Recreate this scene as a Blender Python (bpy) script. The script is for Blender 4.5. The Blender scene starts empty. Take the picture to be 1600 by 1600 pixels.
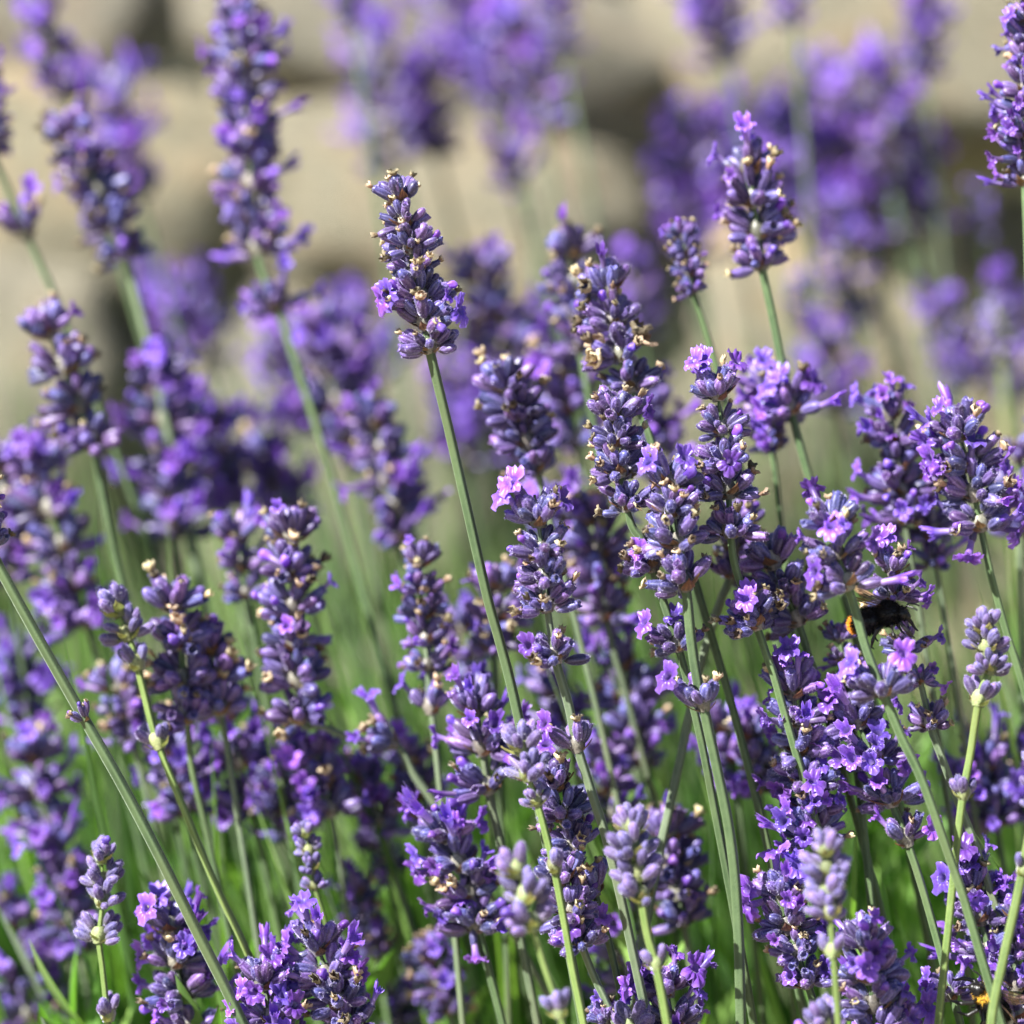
import bpy, math, random
from mathutils import Vector, Matrix, noise, Quaternion

R = math.radians
scene = bpy.context.scene
col = scene.collection

# ------------------------------------------------------------------ camera, sky, sun, exposure
S_DIST = 0.70                       # metres to the plane of focus
LENS, SENSOR = 100.0, 36.0
PITCH = R(14)
FWD = Vector((0, math.cos(PITCH), -math.sin(PITCH)))
UPV = Vector((0, math.sin(PITCH), math.cos(PITCH)))
RGT = Vector((1, 0, 0))
FOC = Vector((0, 0, 0.40))
CAM = FOC - FWD * S_DIST

cd = bpy.data.cameras.new('camera')
cam = bpy.data.objects.new('camera', cd)
col.objects.link(cam)
cam.location = CAM
cam.rotation_euler = (math.pi / 2 - PITCH, 0, 0)
cd.lens, cd.sensor_width = LENS, SENSOR
cd.clip_start, cd.clip_end = 0.01, 500
cd.dof.use_dof = True
cd.dof.focus_distance = S_DIST
cd.dof.aperture_fstop = 4.6
cd.dof.aperture_blades = 0
scene.camera = cam

SUN_EL, SUN_AZ = 48, -119           # azimuth in degrees, clockwise from +Y (straight away from the camera)
sun_vec = Vector((math.sin(R(SUN_AZ)) * math.cos(R(SUN_EL)), math.cos(R(SUN_AZ)) * math.cos(R(SUN_EL)), math.sin(R(SUN_EL))))
w = bpy.data.worlds.new('World')
scene.world = w
w.use_nodes = True
wn = w.node_tree
sky = wn.nodes.new('ShaderNodeTexSky')
sky.sky_type = 'NISHITA'
sky.sun_disc = False
sky.sun_elevation = R(SUN_EL)
sky.sun_rotation = R(SUN_AZ)
bg = wn.nodes['Background']
bg.inputs['Strength'].default_value = 0.05
wn.links.new(sky.outputs[0], bg.inputs['Color'])
sl = bpy.data.lights.new('sun', 'SUN')
sl.energy = 5.0
sl.angle = R(0.53)
sl.color = (1.0, 0.975, 0.935)
so = bpy.data.objects.new('sun', sl)
col.objects.link(so)
so.rotation_euler = (-sun_vec).to_track_quat('-Z', 'Y').to_euler()
so.location = (-2, -1, 3)

vs = scene.view_settings
vs.view_transform = 'Standard'
vs.look = 'None'
vs.exposure = 1.72
vs.gamma = 1.0
scene.render.engine = 'CYCLES'
scene.cycles.use_denoising = True
try:
    scene.cycles.denoiser = 'OPENIMAGEDENOISE'
except Exception:
    pass
scene.cycles.max_bounces = 8
scene.cycles.diffuse_bounces = 4
scene.cycles.transmission_bounces = 4
scene.cycles.transparent_max_bounces = 6
scene.cycles.sample_clamp_indirect = 6


# ------------------------------------------------------------------ helpers
def P(px, py, dz=0.0):
    """a point seen at photo pixel (px, py), dz metres beyond the plane of focus"""
    d = S_DIST + dz
    k = SENSOR / LENS * d / 1600.0
    return CAM + FWD * d + RGT * ((px - 800) * k) + UPV * ((800 - py) * k)


def unit(dz=0.0):
    return SENSOR / LENS * (S_DIST + dz) / 1600.0


def tag(o, label=None, cat=None, group=None, kind=None):
    if label: o['label'] = label
    if cat: o['category'] = cat
    if group: o['group'] = group
    if kind: o['kind'] = kind
    return o


def empty(name, loc):
    e = bpy.data.objects.new(name, None)
    e.empty_display_size = 0.01
    e.location = loc
    col.objects.link(e)
    return e


def child(name, me, parent, mat):
    """mesh object under parent; mat is its matrix in the parent's space"""
    o = bpy.data.objects.new(name, me)
    col.objects.link(o)
    o.parent = parent
    o.matrix_basis = mat
    return o


class MB:
    """collects geometry with per-vertex attributes and material slots"""
    def __init__(s):
        s.v, s.f, s.m, s.a = [], [], [], {'tl': [], 'rib': [], 'rnd': []}

    def add(s, part, mat=None, mi=0, rnd=0.0):
        v, f, tl, rib = part
        n = len(s.v)
        if mat is None:
            s.v += [tuple(p) for p in v]
        else:
            s.v += [tuple(mat @ Vector(p)) for p in v]
        s.f += [tuple(i + n for i in q) for q in f]
        s.m += [mi] * len(f)
        s.a['tl'] += tl
        s.a['rib'] += rib
        s.a['rnd'] += [rnd] * len(v)

    def mesh(s, name, mats):
        me = bpy.data.meshes.new(name)
        me.from_pydata(s.v, [], s.f)
        for m in mats:
            me.materials.append(m)
        me.polygons.foreach_set('material_index', s.m)
        me.polygons.foreach_set('use_smooth', [True] * len(s.f))
        for k, vals in s.a.items():
            at = me.attributes.new(k, 'FLOAT', 'POINT')
            at.data.foreach_set('value', vals)
        me.update()
        return me


# ------------------------------------------------------------------ materials
def mat_new(name):
    m = bpy.data.materials.new(name)
    m.use_nodes = True
    nt = m.node_tree
    nt.nodes.clear()
    return m, nt


def nd(nt, t, **kw):
    n = nt.nodes.new(t)
    for k, v in kw.items():
        setattr(n, k, v)
    return n


def ramp(nt, stops):
    r = nd(nt, 'ShaderNodeValToRGB')
    e = r.color_ramp.elements
    e[0].position, e[0].color = stops[0][0], (*stops[0][1], 1)
    e[1].position, e[1].color = stops[-1][0], (*stops[-1][1], 1)
    for p, c in stops[1:-1]:
        x = e.new(p)
        x.color = (*c, 1)
    return r


def rnd_value(nt):
    """random per object plus random per piece of a joined cluster, wrapped to 0..1"""
    oi = nd(nt, 'ShaderNodeObjectInfo')
    at = nd(nt, 'ShaderNodeAttribute', attribute_name='rnd')
    ad = nd(nt, 'ShaderNodeMath', operation='ADD')
    fr = nd(nt, 'ShaderNodeMath', operation='FRACT')
    nt.links.new(oi.outputs['Random'], ad.inputs[0])
    nt.links.new(at.outputs['Fac'], ad.inputs[1])
    nt.links.new(ad.outputs[0], fr.inputs[0])
    return fr.outputs[0]


def maprange(nt, sock, a, b, lo, hi):
    m = nd(nt, 'ShaderNodeMapRange')
    m.inputs[1].default_value, m.inputs[2].default_value = a, b
    m.inputs[3].default_value, m.inputs[4].default_value = lo, hi
    nt.links.new(sock, m.inputs[0])
    return m.outputs[0]


def floret_mat(name, stops, sheen, translucent=0.0, tcol=None, vmin=0.75, vmax=1.25, hue=0.02, rough=0.6, ribcol=None,
               ribamt=0.4, spec=0.3, speck=0.5):
    m, nt = mat_new(name)
    L = nt.links
    out = nd(nt, 'ShaderNodeOutputMaterial')
    b = nd(nt, 'ShaderNodeBsdfPrincipled')
    tl = nd(nt, 'ShaderNodeAttribute', attribute_name='tl')
    rp = ramp(nt, stops)
    L.new(tl.outputs['Fac'], rp.inputs[0])
    colr = rp.outputs[0]
    tc = nd(nt, 'ShaderNodeTexCoord')
    if ribcol:
        ra = nd(nt, 'ShaderNodeAttribute', attribute_name='rib')
        mx = nd(nt, 'ShaderNodeMixRGB')
        mx.inputs[2].default_value = (*ribcol, 1)
        L.new(maprange(nt, ra.outputs['Fac'], 0, 1, 0, ribamt), mx.inputs[0])
        L.new(colr, mx.inputs[1])
        colr = mx.outputs[0]
    rv = rnd_value(nt)
    hs = nd(nt, 'ShaderNodeHueSaturation')
    L.new(colr, hs.inputs['Color'])
    L.new(maprange(nt, rv, 0, 1, 0.5 - hue, 0.5 + hue), hs.inputs['Hue'])
    m3 = nd(nt, 'ShaderNodeMath', operation='MULTIPLY')
    m3.inputs[1].default_value = 7.31
    L.new(rv, m3.inputs[0])
    m4 = nd(nt, 'ShaderNodeMath', operation='FRACT')
    L.new(m3.outputs[0], m4.inputs[0])
    nz = nd(nt, 'ShaderNodeTexNoise')
    nz.inputs['Scale'].default_value = 0.55          # meshes are modelled in photo-pixel units
    nz.inputs['Detail'].default_value = 3
    L.new(tc.outputs['Object'], nz.inputs['Vector'])
    mm = nd(nt, 'ShaderNodeMath', operation='MULTIPLY')
    L.new(maprange(nt, m4.outputs[0], 0, 1, vmin, vmax), mm.inputs[0])
    L.new(maprange(nt, nz.outputs[0], 0.3, 0.7, 1 - speck, 1 + speck), mm.inputs[1])
    L.new(mm.outputs[0], hs.inputs['Value'])
    L.new(hs.outputs[0], b.inputs['Base Color'])
    b.inputs['Roughness'].default_value = rough
    b.inputs['Specular IOR Level'].default_value = spec
    b.inputs['Sheen Weight'].default_value = sheen[0]
    b.inputs['Sheen Tint'].default_value = (*sheen[1], 1)
    b.inputs['Sheen Roughness'].default_value = sheen[2]
    sh = b.outputs[0]
    if translucent:
        t = nd(nt, 'ShaderNodeBsdfTranslucent')
        ms = nd(nt, 'ShaderNodeMixShader')
        ms.inputs[0].default_value = translucent
        if tcol:
            t.inputs[0].default_value = (*tcol, 1)
        else:
            L.new(hs.outputs[0], t.inputs[0])
        L.new(b.outputs[0], ms.inputs[1])
        L.new(t.outputs[0], ms.inputs[2])
        sh = ms.outputs[0]
    L.new(sh, out.inputs['Surface'])
    return m


M_CALYX = floret_mat('calyx_violet', [(0, (0.17, 0.16, 0.12)), (0.22, (0.052, 0.036, 0.10)), (0.6, (0.024, 0.012, 0.074)),
                                      (1, (0.066, 0.036, 0.175))], (0.45, (0.66, 0.60, 0.95), 0.3), ribcol=(0.22, 0.175, 0.39), ribamt=0.55, vmin=0.5, vmax=1.5, hue=0.04, rough=.42, spec=.5)
M_BUD = floret_mat('bud_pale', [(0, (0.20, 0.23, 0.09)), (0.2, (0.12, 0.10, 0.14)), (0.6, (0.058, 0.036, 0.14)),
                                (1, (0.13, 0.085, 0.28))], (0.5, (0.7, 0.66, 0.95), 0.35), ribcol=(0.24, 0.21, 0.35), ribamt=0.5, hue=0.02, vmin=.6, vmax=1.35)
M_PETAL = floret_mat('petal_purple', [(0, (0.34, 0.24, 0.50)), (0.36, (0.115, 0.045, 0.36)), (0.50, (0.17, 0.062, 0.48)),
                                      (0.8, (0.235, 0.10, 0.58)), (1, (0.31, 0.175, 0.66))], (0.2, (0.9, 0.8, 1.0), 0.4), translucent=0.42, vmin=0.6, vmax=1.35, hue=0.018, rough=0.36, spec=0.5,
                     ribcol=(0.16, 0.04, 0.42), ribamt=0.5, speck=0.2)
M_WITHER = floret_mat('withered_cream', [(0, (0.10, 0.08, 0.16)), (0.30, (0.22, 0.15, 0.11)), (0.7, (0.42, 0.29, 0.16)), (1, (0.62, 0.51, 0.34))], (0.1, (1, 1, 1), 0.4),
                      translucent=0.2, vmin=0.22, vmax=1.15, hue=0.025, speck=0.6)
M_BRACT = floret_mat('bract_brown', [(0, (0.20, 0.15, 0.08)), (0.5, (0.22, 0.115, 0.05)), (1, (0.15, 0.07, 0.03))], (0.2, (1, 0.9, 0.8), 0.4),
                     translucent=0.15, ribcol=(0.06, 0.03, 0.02), ribamt=0.7, speck=0.4)
M_BRACTG = floret_mat('bract_green', [(0, (0.24, 0.30, 0.08)), (0.6, (0.36, 0.38, 0.10)), (1, (0.30, 0.24, 0.10))], (0.2, (1, 1, 0.9), 0.4),
                      translucent=0.3, ribcol=(0.15, 0.18, 0.05), ribamt=0.5)


def stem_mat(name, c1, c2, sheen=0.5):
    m, nt = mat_new(name)
    L = nt.links
    out = nd(nt, 'ShaderNodeOutputMaterial')
    b = nd(nt, 'ShaderNodeBsdfPrincipled')
    tc = nd(nt, 'ShaderNodeTexCoord')
    nz = nd(nt, 'ShaderNodeTexNoise')
    nz.inputs['Scale'].default_value = 90
    nz.inputs['Detail'].default_value = 6
    nz.inputs['Roughness'].default_value = 0.7
    L.new(tc.outputs['Object'], nz.inputs['Vector'])
    rp = ramp(nt, [(0.36, c1), (0.64, c2)])
    L.new(nz.outputs[0], rp.inputs[0])
    ra = nd(nt, 'ShaderNodeAttribute', attribute_name='rib')
    mx = nd(nt, 'ShaderNodeMixRGB')
    mx.inputs[2].default_value = (c2[0] * 1.5, c2[1] * 1.4, c2[2] * 1.6, 1)
    L.new(maprange(nt, ra.outputs['Fac'], 0, 1, 0, 0.85), mx.inputs[0])
    L.new(rp.outputs[0], mx.inputs[1])
    n3 = nd(nt, 'ShaderNodeTexNoise')
    n3.inputs['Scale'].default_value = 22
    n3.inputs['Detail'].default_value = 5
    L.new(tc.outputs['Object'], n3.inputs['Vector'])
    m2 = nd(nt, 'ShaderNodeMixRGB')
    m2.inputs[2].default_value = (c2[0] * 1.15, c2[1] * .9, c2[2] * .9, 1)
    L.new(maprange(nt, n3.outputs[0], .5, .75, 0, .8), m2.inputs[0])
    L.new(mx.outputs[0], m2.inputs[1])
    hs = nd(nt, 'ShaderNodeHueSaturation')
    oi = nd(nt, 'ShaderNodeObjectInfo')
    L.new(m2.outputs[0], hs.inputs['Color'])
    L.new(maprange(nt, oi.outputs['Random'], 0, 1, 0.8, 1.2), hs.inputs['Value'])
    n2 = nd(nt, 'ShaderNodeTexNoise')
    n2.inputs['Scale'].default_value = 2500
    L.new(tc.outputs['Object'], n2.inputs['Vector'])
    bp = nd(nt, 'ShaderNodeBump')
    bp.inputs['Strength'].default_value = 0.5
    bp.inputs['Distance'].default_value = 0.0002
    L.new(n2.outputs[0], bp.inputs['Height'])
    L.new(bp.outputs[0], b.inputs['Normal'])
    L.new(hs.outputs[0], b.inputs['Base Color'])
    b.inputs['Roughness'].default_value = 0.55
    b.inputs['Specular IOR Level'].default_value = 0.35
    b.inputs['Sheen Weight'].default_value = sheen
    b.inputs['Sheen Tint'].default_value = (0.9, 1, 0.9, 1)
    b.inputs['Sheen Roughness'].default_value = 0.4
    L.new(b.outputs[0], out.inputs['Surface'])
    return m


M_STEM = stem_mat('stem_green', (0.030, 0.060, 0.020), (0.072, 0.115, 0.044), .3)
M_STEMY = stem_mat('stem_young', (0.070, 0.12, 0.024), (0.125, 0.18, 0.048), .2)
M_STEMG = stem_mat('stem_grey_green', (0.055, 0.085, 0.042), (0.105, 0.14, 0.075), .3)


# ------------------------------------------------------------------ floret meshes, modelled along +Z in photo-pixel units
def ring_faces(nr, ns, cap0=False, cap1=False):
    f = []
    for i in range(nr - 1):
        for j in range(ns):
            k = (j + 1) % ns
            f.append((i * ns + j, i * ns + k, (i + 1) * ns + k, (i + 1) * ns + j))
    return f


def calyx_part(rg, L=36.0, W=18.0, bent=0.0, opened=False, slim=1.0):
    ns = 18
    prof = [(0, .16), (.05, .34), (.16, .66), (.32, .90), (.5, 1.0), (.68, .98), (.82, .84), (.92, .62), (.98, .36), (1.0, .10)]
    if opened:
        prof = [(0, .16), (.05, .36), (.16, .66), (.32, .90), (.5, 1.0), (.7, .98), (.85, .86), (.96, .80), (1.0, .86), (.96, .66), (.8, .5)]
    v, tl, rib = [], [], []
    ph = rg.random() * 6
    fl = rg.uniform(0.86, 1.0)
    for i, (t, r) in enumerate(prof):
        for j in range(ns):
            a = 2 * math.pi * j / ns
            rb = 0.5 + 0.5 * math.cos(6 * a + ph)
            rr = W / 2 * slim * r * (1 + 0.17 * (rb - .5) * min(1, r * 1.4)) * (1 + 0.06 * noise.noise((t * 3 + ph, math.cos(a), math.sin(a))))
            x, y = rr * math.cos(a), rr * math.sin(a) * fl
            z = t * L
            if opened and i == 8:
                z += 3.4 * max(0, math.cos(2.5 * a + ph)) - 0.5
            x += bent * L * t * t
            v.append((x, y, z))
            tl.append(t)
            rib.append(rb if 0.05 < t < 0.96 else 0.3)
    nr = len(prof)
    f = ring_faces(nr, ns)
    f.append(tuple(range(ns - 1, -1, -1)))
    f.append(tuple((nr - 1) * ns + j for j in range(ns)))
    return v, f, tl, rib


LOBES = [(58, 38, 1.0), (122, 38, 1.0), (202, 37, .74), (270, 38, .84), (338, 37, .74)]


def corolla_part(rg, T=22.0, size=1.0, openness=1.0):
    """two-lipped flower: tube along +Z from 0, two upright lobes on the +Y side, three below"""
    ns = 40
    v, tl, rib = [], [], []
    tube = [(-6, 3.6), (0, 3.7), (.35 * T, 4.0), (.7 * T, 4.6), (T, 5.6)]
    for z, r in tube:
        for j in range(ns):
            a = 2 * math.pi * j / ns
            v.append((r * size * math.cos(a), r * size * math.sin(a), z * size))
            tl.append(0.30 * max(0, z) / T)
            rib.append(0.0)
    wob = [rg.uniform(.68, 1.18) for _ in LOBES]
    tw = [rg.uniform(-.6, .6) for _ in LOBES]
    rows = [.2, .45, .72, .9, 1.0]
    for t in rows:
        for j in range(ns):
            a = 360.0 * j / ns
            best, bi = 9, 0
            for k, (c, h, l) in enumerate(LOBES):
                dlt = abs((a - c + 180) % 360 - 180) / h
                if dlt < best:
                    best, bi = dlt, k
            c, h, l = LOBES[bi]
            s = math.cos(min(1.0, best) * math.pi / 2) ** 0.38 if best < 1 else 0.0
            ln = 18.5 * l * wob[bi] * (0.14 + 0.86 * s)
            ar = R(a)
            up = bi < 2
            fl = (0.62 if up else 0.95) * openness
            rad = 5.6 + ln * t * fl + 0.4
            z = T + ln * t * ((0.75 if up else 0.25) + (1 - openness) * .7) - ln * t * t * ((0.25 if up else 0.55) * openness)
            z += 2.2 * math.sin(a * 0.21 + 9 * tw[bi]) * t + 2.6 * rg.uniform(-.5, .5) * t
            dd = ((a - c + 180) % 360 - 180) / h
            z += tw[bi] * dd * 6 * t
            v.append((rad * size * math.cos(ar), rad * size * math.sin(ar), z * size))
            tl.append(0.38 + 0.62 * t)
            rib.append(max(0, 1 - abs(dd) * 3.2) * (1 - t) if t < 0.95 else 0)
    f = ring_faces(len(tube) + len(rows), ns)
    return v, f, tl, rib


def bulb_part(rg):
    """unopened corolla pushing out of the calyx"""
    prof = [(-4, 4.2), (2, 5.2), (6, 5.4), (9, 5.8), (12, 5.9), (14.5, 4.6), (16, 2.4), (16.6, .5)]
    ns = 12
    v, tl, rib = [], [], []
    for z, r in prof:
        for j in range(ns):
            a = 2 * math.pi * j / ns
            k = 1 + .16 * math.cos(3 * a + 1) + .12 * rg.uniform(-1, 1)
            v.append((r * k * math.cos(a) + .01 * z * z, r * k * math.sin(a), z))
            tl.append(min(1, .35 + max(0, z) / 26))
            rib.append(0)
    f = ring_faces(len(prof), ns)
    f.append(tuple((len(prof) - 1) * ns + j for j in range(ns)))
    return v, f, tl, rib


def wither_part(rg):
    """dried, crumpled corolla"""
    ns = 12
    n = 8
    v, tl, rib = [], [], []
    bx, by = rg.uniform(-.5, .5), rg.uniform(-.5, .5)
    sd = rg.random() * 50
    ln = rg.uniform(10, 19)
    for i in range(n):
        t = i / (n - 1)
        r0 = 3.4 + 6.2 * max(0, t - .30) ** .8 * 1.5
        if i == n - 1:
            r0 *= 0.72
        for j in range(ns):
            a = 2 * math.pi * j / ns
            q = noise.noise((math.cos(a) * 2.4 + sd, math.sin(a) * 2.4, t * 4)) * 1.3 + .5 * math.cos(5 * a + sd) * t
            r = r0 * (1 + .75 * t * q)
            z = -4 + (ln + 4) * t + (9 * noise.noise((math.cos(a) * 2, sd + math.sin(a) * 2, 3.1)) * t * t) + 2.5 * math.cos(5 * a + sd) * t ** 3
            v.append((r * math.cos(a) + bx * 8 * t * t, r * math.sin(a) + by * 8 * t * t, z))
            tl.append(min(1, t * 1.05))
            rib.append(0)
    f = ring_faces(n, ns)
    return v, f, tl, rib


def bract_part(rg, L=22.0, W=17.0):
    """papery pointed bract, base at origin, growing along +X and up +Z, veined"""
    v, tl, rib = [], [], []
    nu, nv = 9, 7
    for i in range(nu):
        t = i / (nu - 1)
        wd = W * (math.sin(math.pi * min(1, t * .82 + .16)) ** 0.8) * (1 - t ** 3) + .3
        for j in range(nv):
            s = j / (nv - 1) - .5
            x = L * t * .86 - abs(s) * abs(s) * 5
            z = L * (.18 * t + .42 * t * t) + 7 * s * s * (1 - t * .4) + rg.uniform(-.35, .35)
            v.append((x, s * wd, z))
            tl.append(t)
            rib.append(1.0 if j % 2 else 0.0)
    f = []
    for i in range(nu - 1):
        for j in range(nv - 1):
            f.append((i * nv + j, i * nv + j + 1, (i + 1) * nv + j + 1, (i + 1) * nv + j))
    return v, f, tl, rib


rs = random.Random(11)
CALYX = [calyx_part(rs, rs.uniform(30, 38), rs.uniform(13.5, 17), rs.uniform(-.06, .06), k % 3 == 1) for k in range(6)]
BUDS = [calyx_part(rs, rs.uniform(27, 33), rs.uniform(13, 16), rs.uniform(-.06, .06), False, .95) for k in range(5)]
COROLLA = [corolla_part(rs, rs.uniform(16, 24), rs.uniform(.92, 1.12), o) for o in (1.0, .9, 1.05, .55, .8, .35, .7, .2)]
BULB = [bulb_part(rs) for k in range(3)]
WITHER = [wither_part(rs) for k in range(6)]
BRACT = [bract_part(rs, rs.uniform(20, 26), rs.uniform(15, 19)) for k in range(3)]


M_FUZZ = floret_mat('fuzz_silver', [(0, (0.46, 0.45, 0.46)), (1, (0.46, 0.42, 0.60))], (0, (1, 1, 1), .5), translucent=0.3, speck=0.1, vmin=.85, vmax=1.15)


def fuzz_part(part, rg, n, hl=3.0, hw=.24):
    v, f, tl, rib = part
    vv, ff, tt = [], [], []
    for k in range(n):
        q = f[rg.randrange(len(f) - 2)]
        a, b, c = (Vector(v[q[i]]) for i in (0, 1, 2))
        p = (a + b + c) / 3 + (c - a) * rg.uniform(-.3, .3)
        nr = (b - a).cross(c - a)
        if nr.length < 1e-5:
            continue
        nr.normalize()
        d = (nr + Vector((rg.uniform(-.5, .5), rg.uniform(-.5, .5), rg.uniform(0, .7)))).normalized()
        sd = d.cross(Vector((rg.uniform(-1, 1), rg.uniform(-1, 1), rg.uniform(-1, 1)))).normalized() * hw
        i0 = len(vv)
        vv += [tuple(p - sd), tuple(p + sd), tuple(p + d * hl * rg.uniform(.5, 1.1))]
        ff.append((i0, i0 + 1, i0 + 2))
        tt += [tl[q[0]]] * 3
    return vv, ff, tt, [0.0] * len(vv)


def single(part, name, mat, fuzz=0):
    b = MB()
    b.add(part)
    if fuzz:
        b.add(fuzz_part(part, rs, fuzz), None, 1)
    return b.mesh(name, [mat, M_FUZZ] if fuzz else [mat])


ME = {
    'calyx': [single(p, 'calyx', M_CALYX, 150) for p in CALYX],
    'bud': [single(p, 'bud', M_BUD, 150) for p in BUDS],
    'blossom': [single(p, 'blossom', M_PETAL) for p in COROLLA],
    'blossom_bud': [single(p, 'blossom_bud', M_PETAL) for p in BULB],
    'withered_blossom': [single(p, 'withered_blossom', M_WITHER) for p in WITHER],
}
PARTS = {'calyx': CALYX, 'bud': BUDS, 'blossom': COROLLA, 'blossom_bud': BULB, 'withered_blossom': WITHER}
SLOT = {'calyx': 0, 'bud': 1, 'blossom': 2, 'blossom_bud': 2, 'withered_blossom': 3}
ALLM = [M_CALYX, M_BUD, M_PETAL, M_WITHER, M_BRACT, M_BRACTG]

STYLES = {          # bloom, bulb, wither rates and pieces per whorl
    'mature': dict(bloom=.02, bulb=.04, wither=.25, n=23, kind='calyx'),
    'mixed': dict(bloom=.09, bulb=.06, wither=.24, n=21, kind='calyx'),
    'bloom': dict(bloom=.27, bulb=.10, wither=.13, n=19, kind='calyx'),
    'hazy': dict(bloom=.62, bulb=.10, wither=.06, n=13, kind='calyx'),
    'bud': dict(bloom=.0, bulb=.03, wither=.0, n=12, kind='bud'),
}


def dirmat(origin, direction, roll=0.0):
    """matrix that turns +Z onto direction, with a roll about it"""
    q = Vector((0, 0, 1)).rotation_difference(direction.normalized())
    return Matrix.Translation(origin) @ q.to_matrix().to_4x4() @ Matrix.Rotation(roll, 4, 'Z')


def facing(origin, direction, up=Vector((0, 0, 1))):
    """corolla frame: +Z along direction, +Y as near to up as it gets"""
    z = direction.normalized()
    x = up.cross(z)
    if x.length < 1e-4:
        x = Vector((1, 0, 0))
    x.normalize()
    y = z.cross(x)
    m = Matrix((x, y, z)).transposed().to_4x4()
    return Matrix.Translation(origin) @ m


def top_of(kind, idx):
    return max(p[2] for p in PARTS[kind][idx][0])


def whorl_layout(rg, style, phi0, top=False, small=False):
    """pieces of one whorl about +Z in pixel units for a whorl about 115 px wide: (kind, mesh index, matrix)"""
    st = STYLES[style]
    out = []
    n = st['n'] + rg.randint(-2, 2)
    if small:
        n = max(4, int(n * .5))
    if top:
        n = max(8, int(n * .9))
    for i in range(n):
        side = i % 2
        spread = 100 if style != 'bud' else 75
        a = phi0 + math.pi * side + R(rg.triangular(-spread, spread, 0)) if rg.random() > .12 else rg.random() * 6.283
        lay = (i // 2) / max(1, (n // 2))
        if top:
            alpha = R(rg.uniform(30, 78) * (1 - .7 * lay) + 4)
            r0 = 3 + 6 * (1 - lay)
            z0 = lay * 8
        elif small:
            alpha = R(rg.uniform(22, 52))
            r0 = rg.uniform(5, 9)
            z0 = rg.uniform(0, 7)
        else:
            alpha = R(86 - 56 * lay + rg.uniform(-14, 14))
            r0 = 12 - 5 * lay + rg.uniform(-2, 3)
            z0 = -5 + 22 * lay + rg.uniform(-4, 4)
        if style == 'hazy':
            alpha *= .9
        if style == 'bud':
            alpha *= .78
            r0 *= .8
        d = Vector((math.sin(alpha) * math.cos(a), math.sin(alpha) * math.sin(a), math.cos(alpha)))
        o = Vector((r0 * math.cos(a), r0 * math.sin(a), z0))
        kd = st['kind']
        idx = rg.randrange(len(ME[kd]))
        sc = rg.uniform(.78, 1.08)
        if lay > .7 and not top:
            sc *= .9
        m = dirmat(o, d, rg.random() * 6.28) @ Matrix.Scale(sc, 4)
        out.append((kd, idx, m))
        x = rg.random()
        tip = o + d * (top_of(kd, idx) * sc * .93)
        if x < st['bloom']:
            k2 = rg.randrange(len(COROLLA))
            d2 = (d + Vector((0, 0, .25 * rg.random())) + Vector((rg.uniform(-.2, .2), rg.uniform(-.2, .2), 0))).normalized()
            out.append(('blossom', k2, facing(tip, d2) @ Matrix.Rotation(rg.uniform(-.5, .5), 4, 'Z') @ Matrix.Scale(rg.uniform(.6, 1.0), 4)))
        elif x < st['bloom'] + st['bulb']:
            out.append(('blossom_bud', rg.randrange(len(BULB)), dirmat(tip - d * 3, d, rg.random() * 6) @ Matrix.Scale(rg.uniform(.7, 1.0), 4)))
        elif x < st['bloom'] + st['bulb'] + st['wither']:
            out.append(('withered_blossom', rg.randrange(len(WITHER)), dirmat(tip - d * 1.5, (d + Vector((0, 0, .3))), rg.random() * 6) @ Matrix.Diagonal((rg.uniform(.4, .8), rg.uniform(.3, .8), rg.uniform(.45, .95), 1))))
    return out


def bracts_into(b, rg, style, phi0, small=False):
    """two opposite bracts and the short stalks under the cymes"""
    for s in (0, 1):
        for k in range(1 if small else 2):
            m = Matrix.Rotation(phi0 + math.pi * s + rg.uniform(-.35, .35) + (k * .9), 4, 'Z') @ Matrix.Translation((5, 0, -7 + 4 * k)) @ Matrix.Scale((.8 if small else 1.0) * rg.uniform(.75, 1.05), 4)
            b.add(BRACT[rg.randrange(3)], m, 5 if style == 'bud' else 4, rg.random())
    # calyx stalks: a lumpy collar
    ns = 10
    v, tl, rib = [], [], []
    for z, r in ((-8, 7), (-3, 8.5), (3, 10.5), (9, 9.5), (15, 6.5)):
        for j in range(ns):
            a = 6.2832 * j / ns
            rr = r * (1 + .18 * math.cos(5 * a))
            v.append((rr * math.cos(a), rr * math.sin(a), z + rg.uniform(-1, 1)))
            tl.append(.02)
            rib.append(0)
    b.add((v, ring_faces(5, ns), tl, rib), None, 1 if style == 'bud' else 0, .3)


BASES = {}
for stn in ('mature', 'bud'):
    for sm in (False, True):
        lst = []
        for k in range(3):
            b = MB()
            bracts_into(b, rs, stn, 0.0, sm)
            lst.append(b.mesh('whorl_base', ALLM))
        BASES[(stn, sm)] = lst

JOINED = {}


def joined_whorl(style, cls, k):
    key = (style, cls, k)
    if key not in JOINED:
        rg = random.Random(str(key))
        b = MB()
        for kd, i, m in whorl_layout(rg, style, 0.0, cls == 'top', cls == 'small'):
            b.add(PARTS[kd][i], m, SLOT[kd], rg.random())
        bracts_into(b, rg, style, 0.0, cls == 'small')
        JOINED[key] = b.mesh('whorl_' + style, ALLM)
    return JOINED[key]


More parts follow.
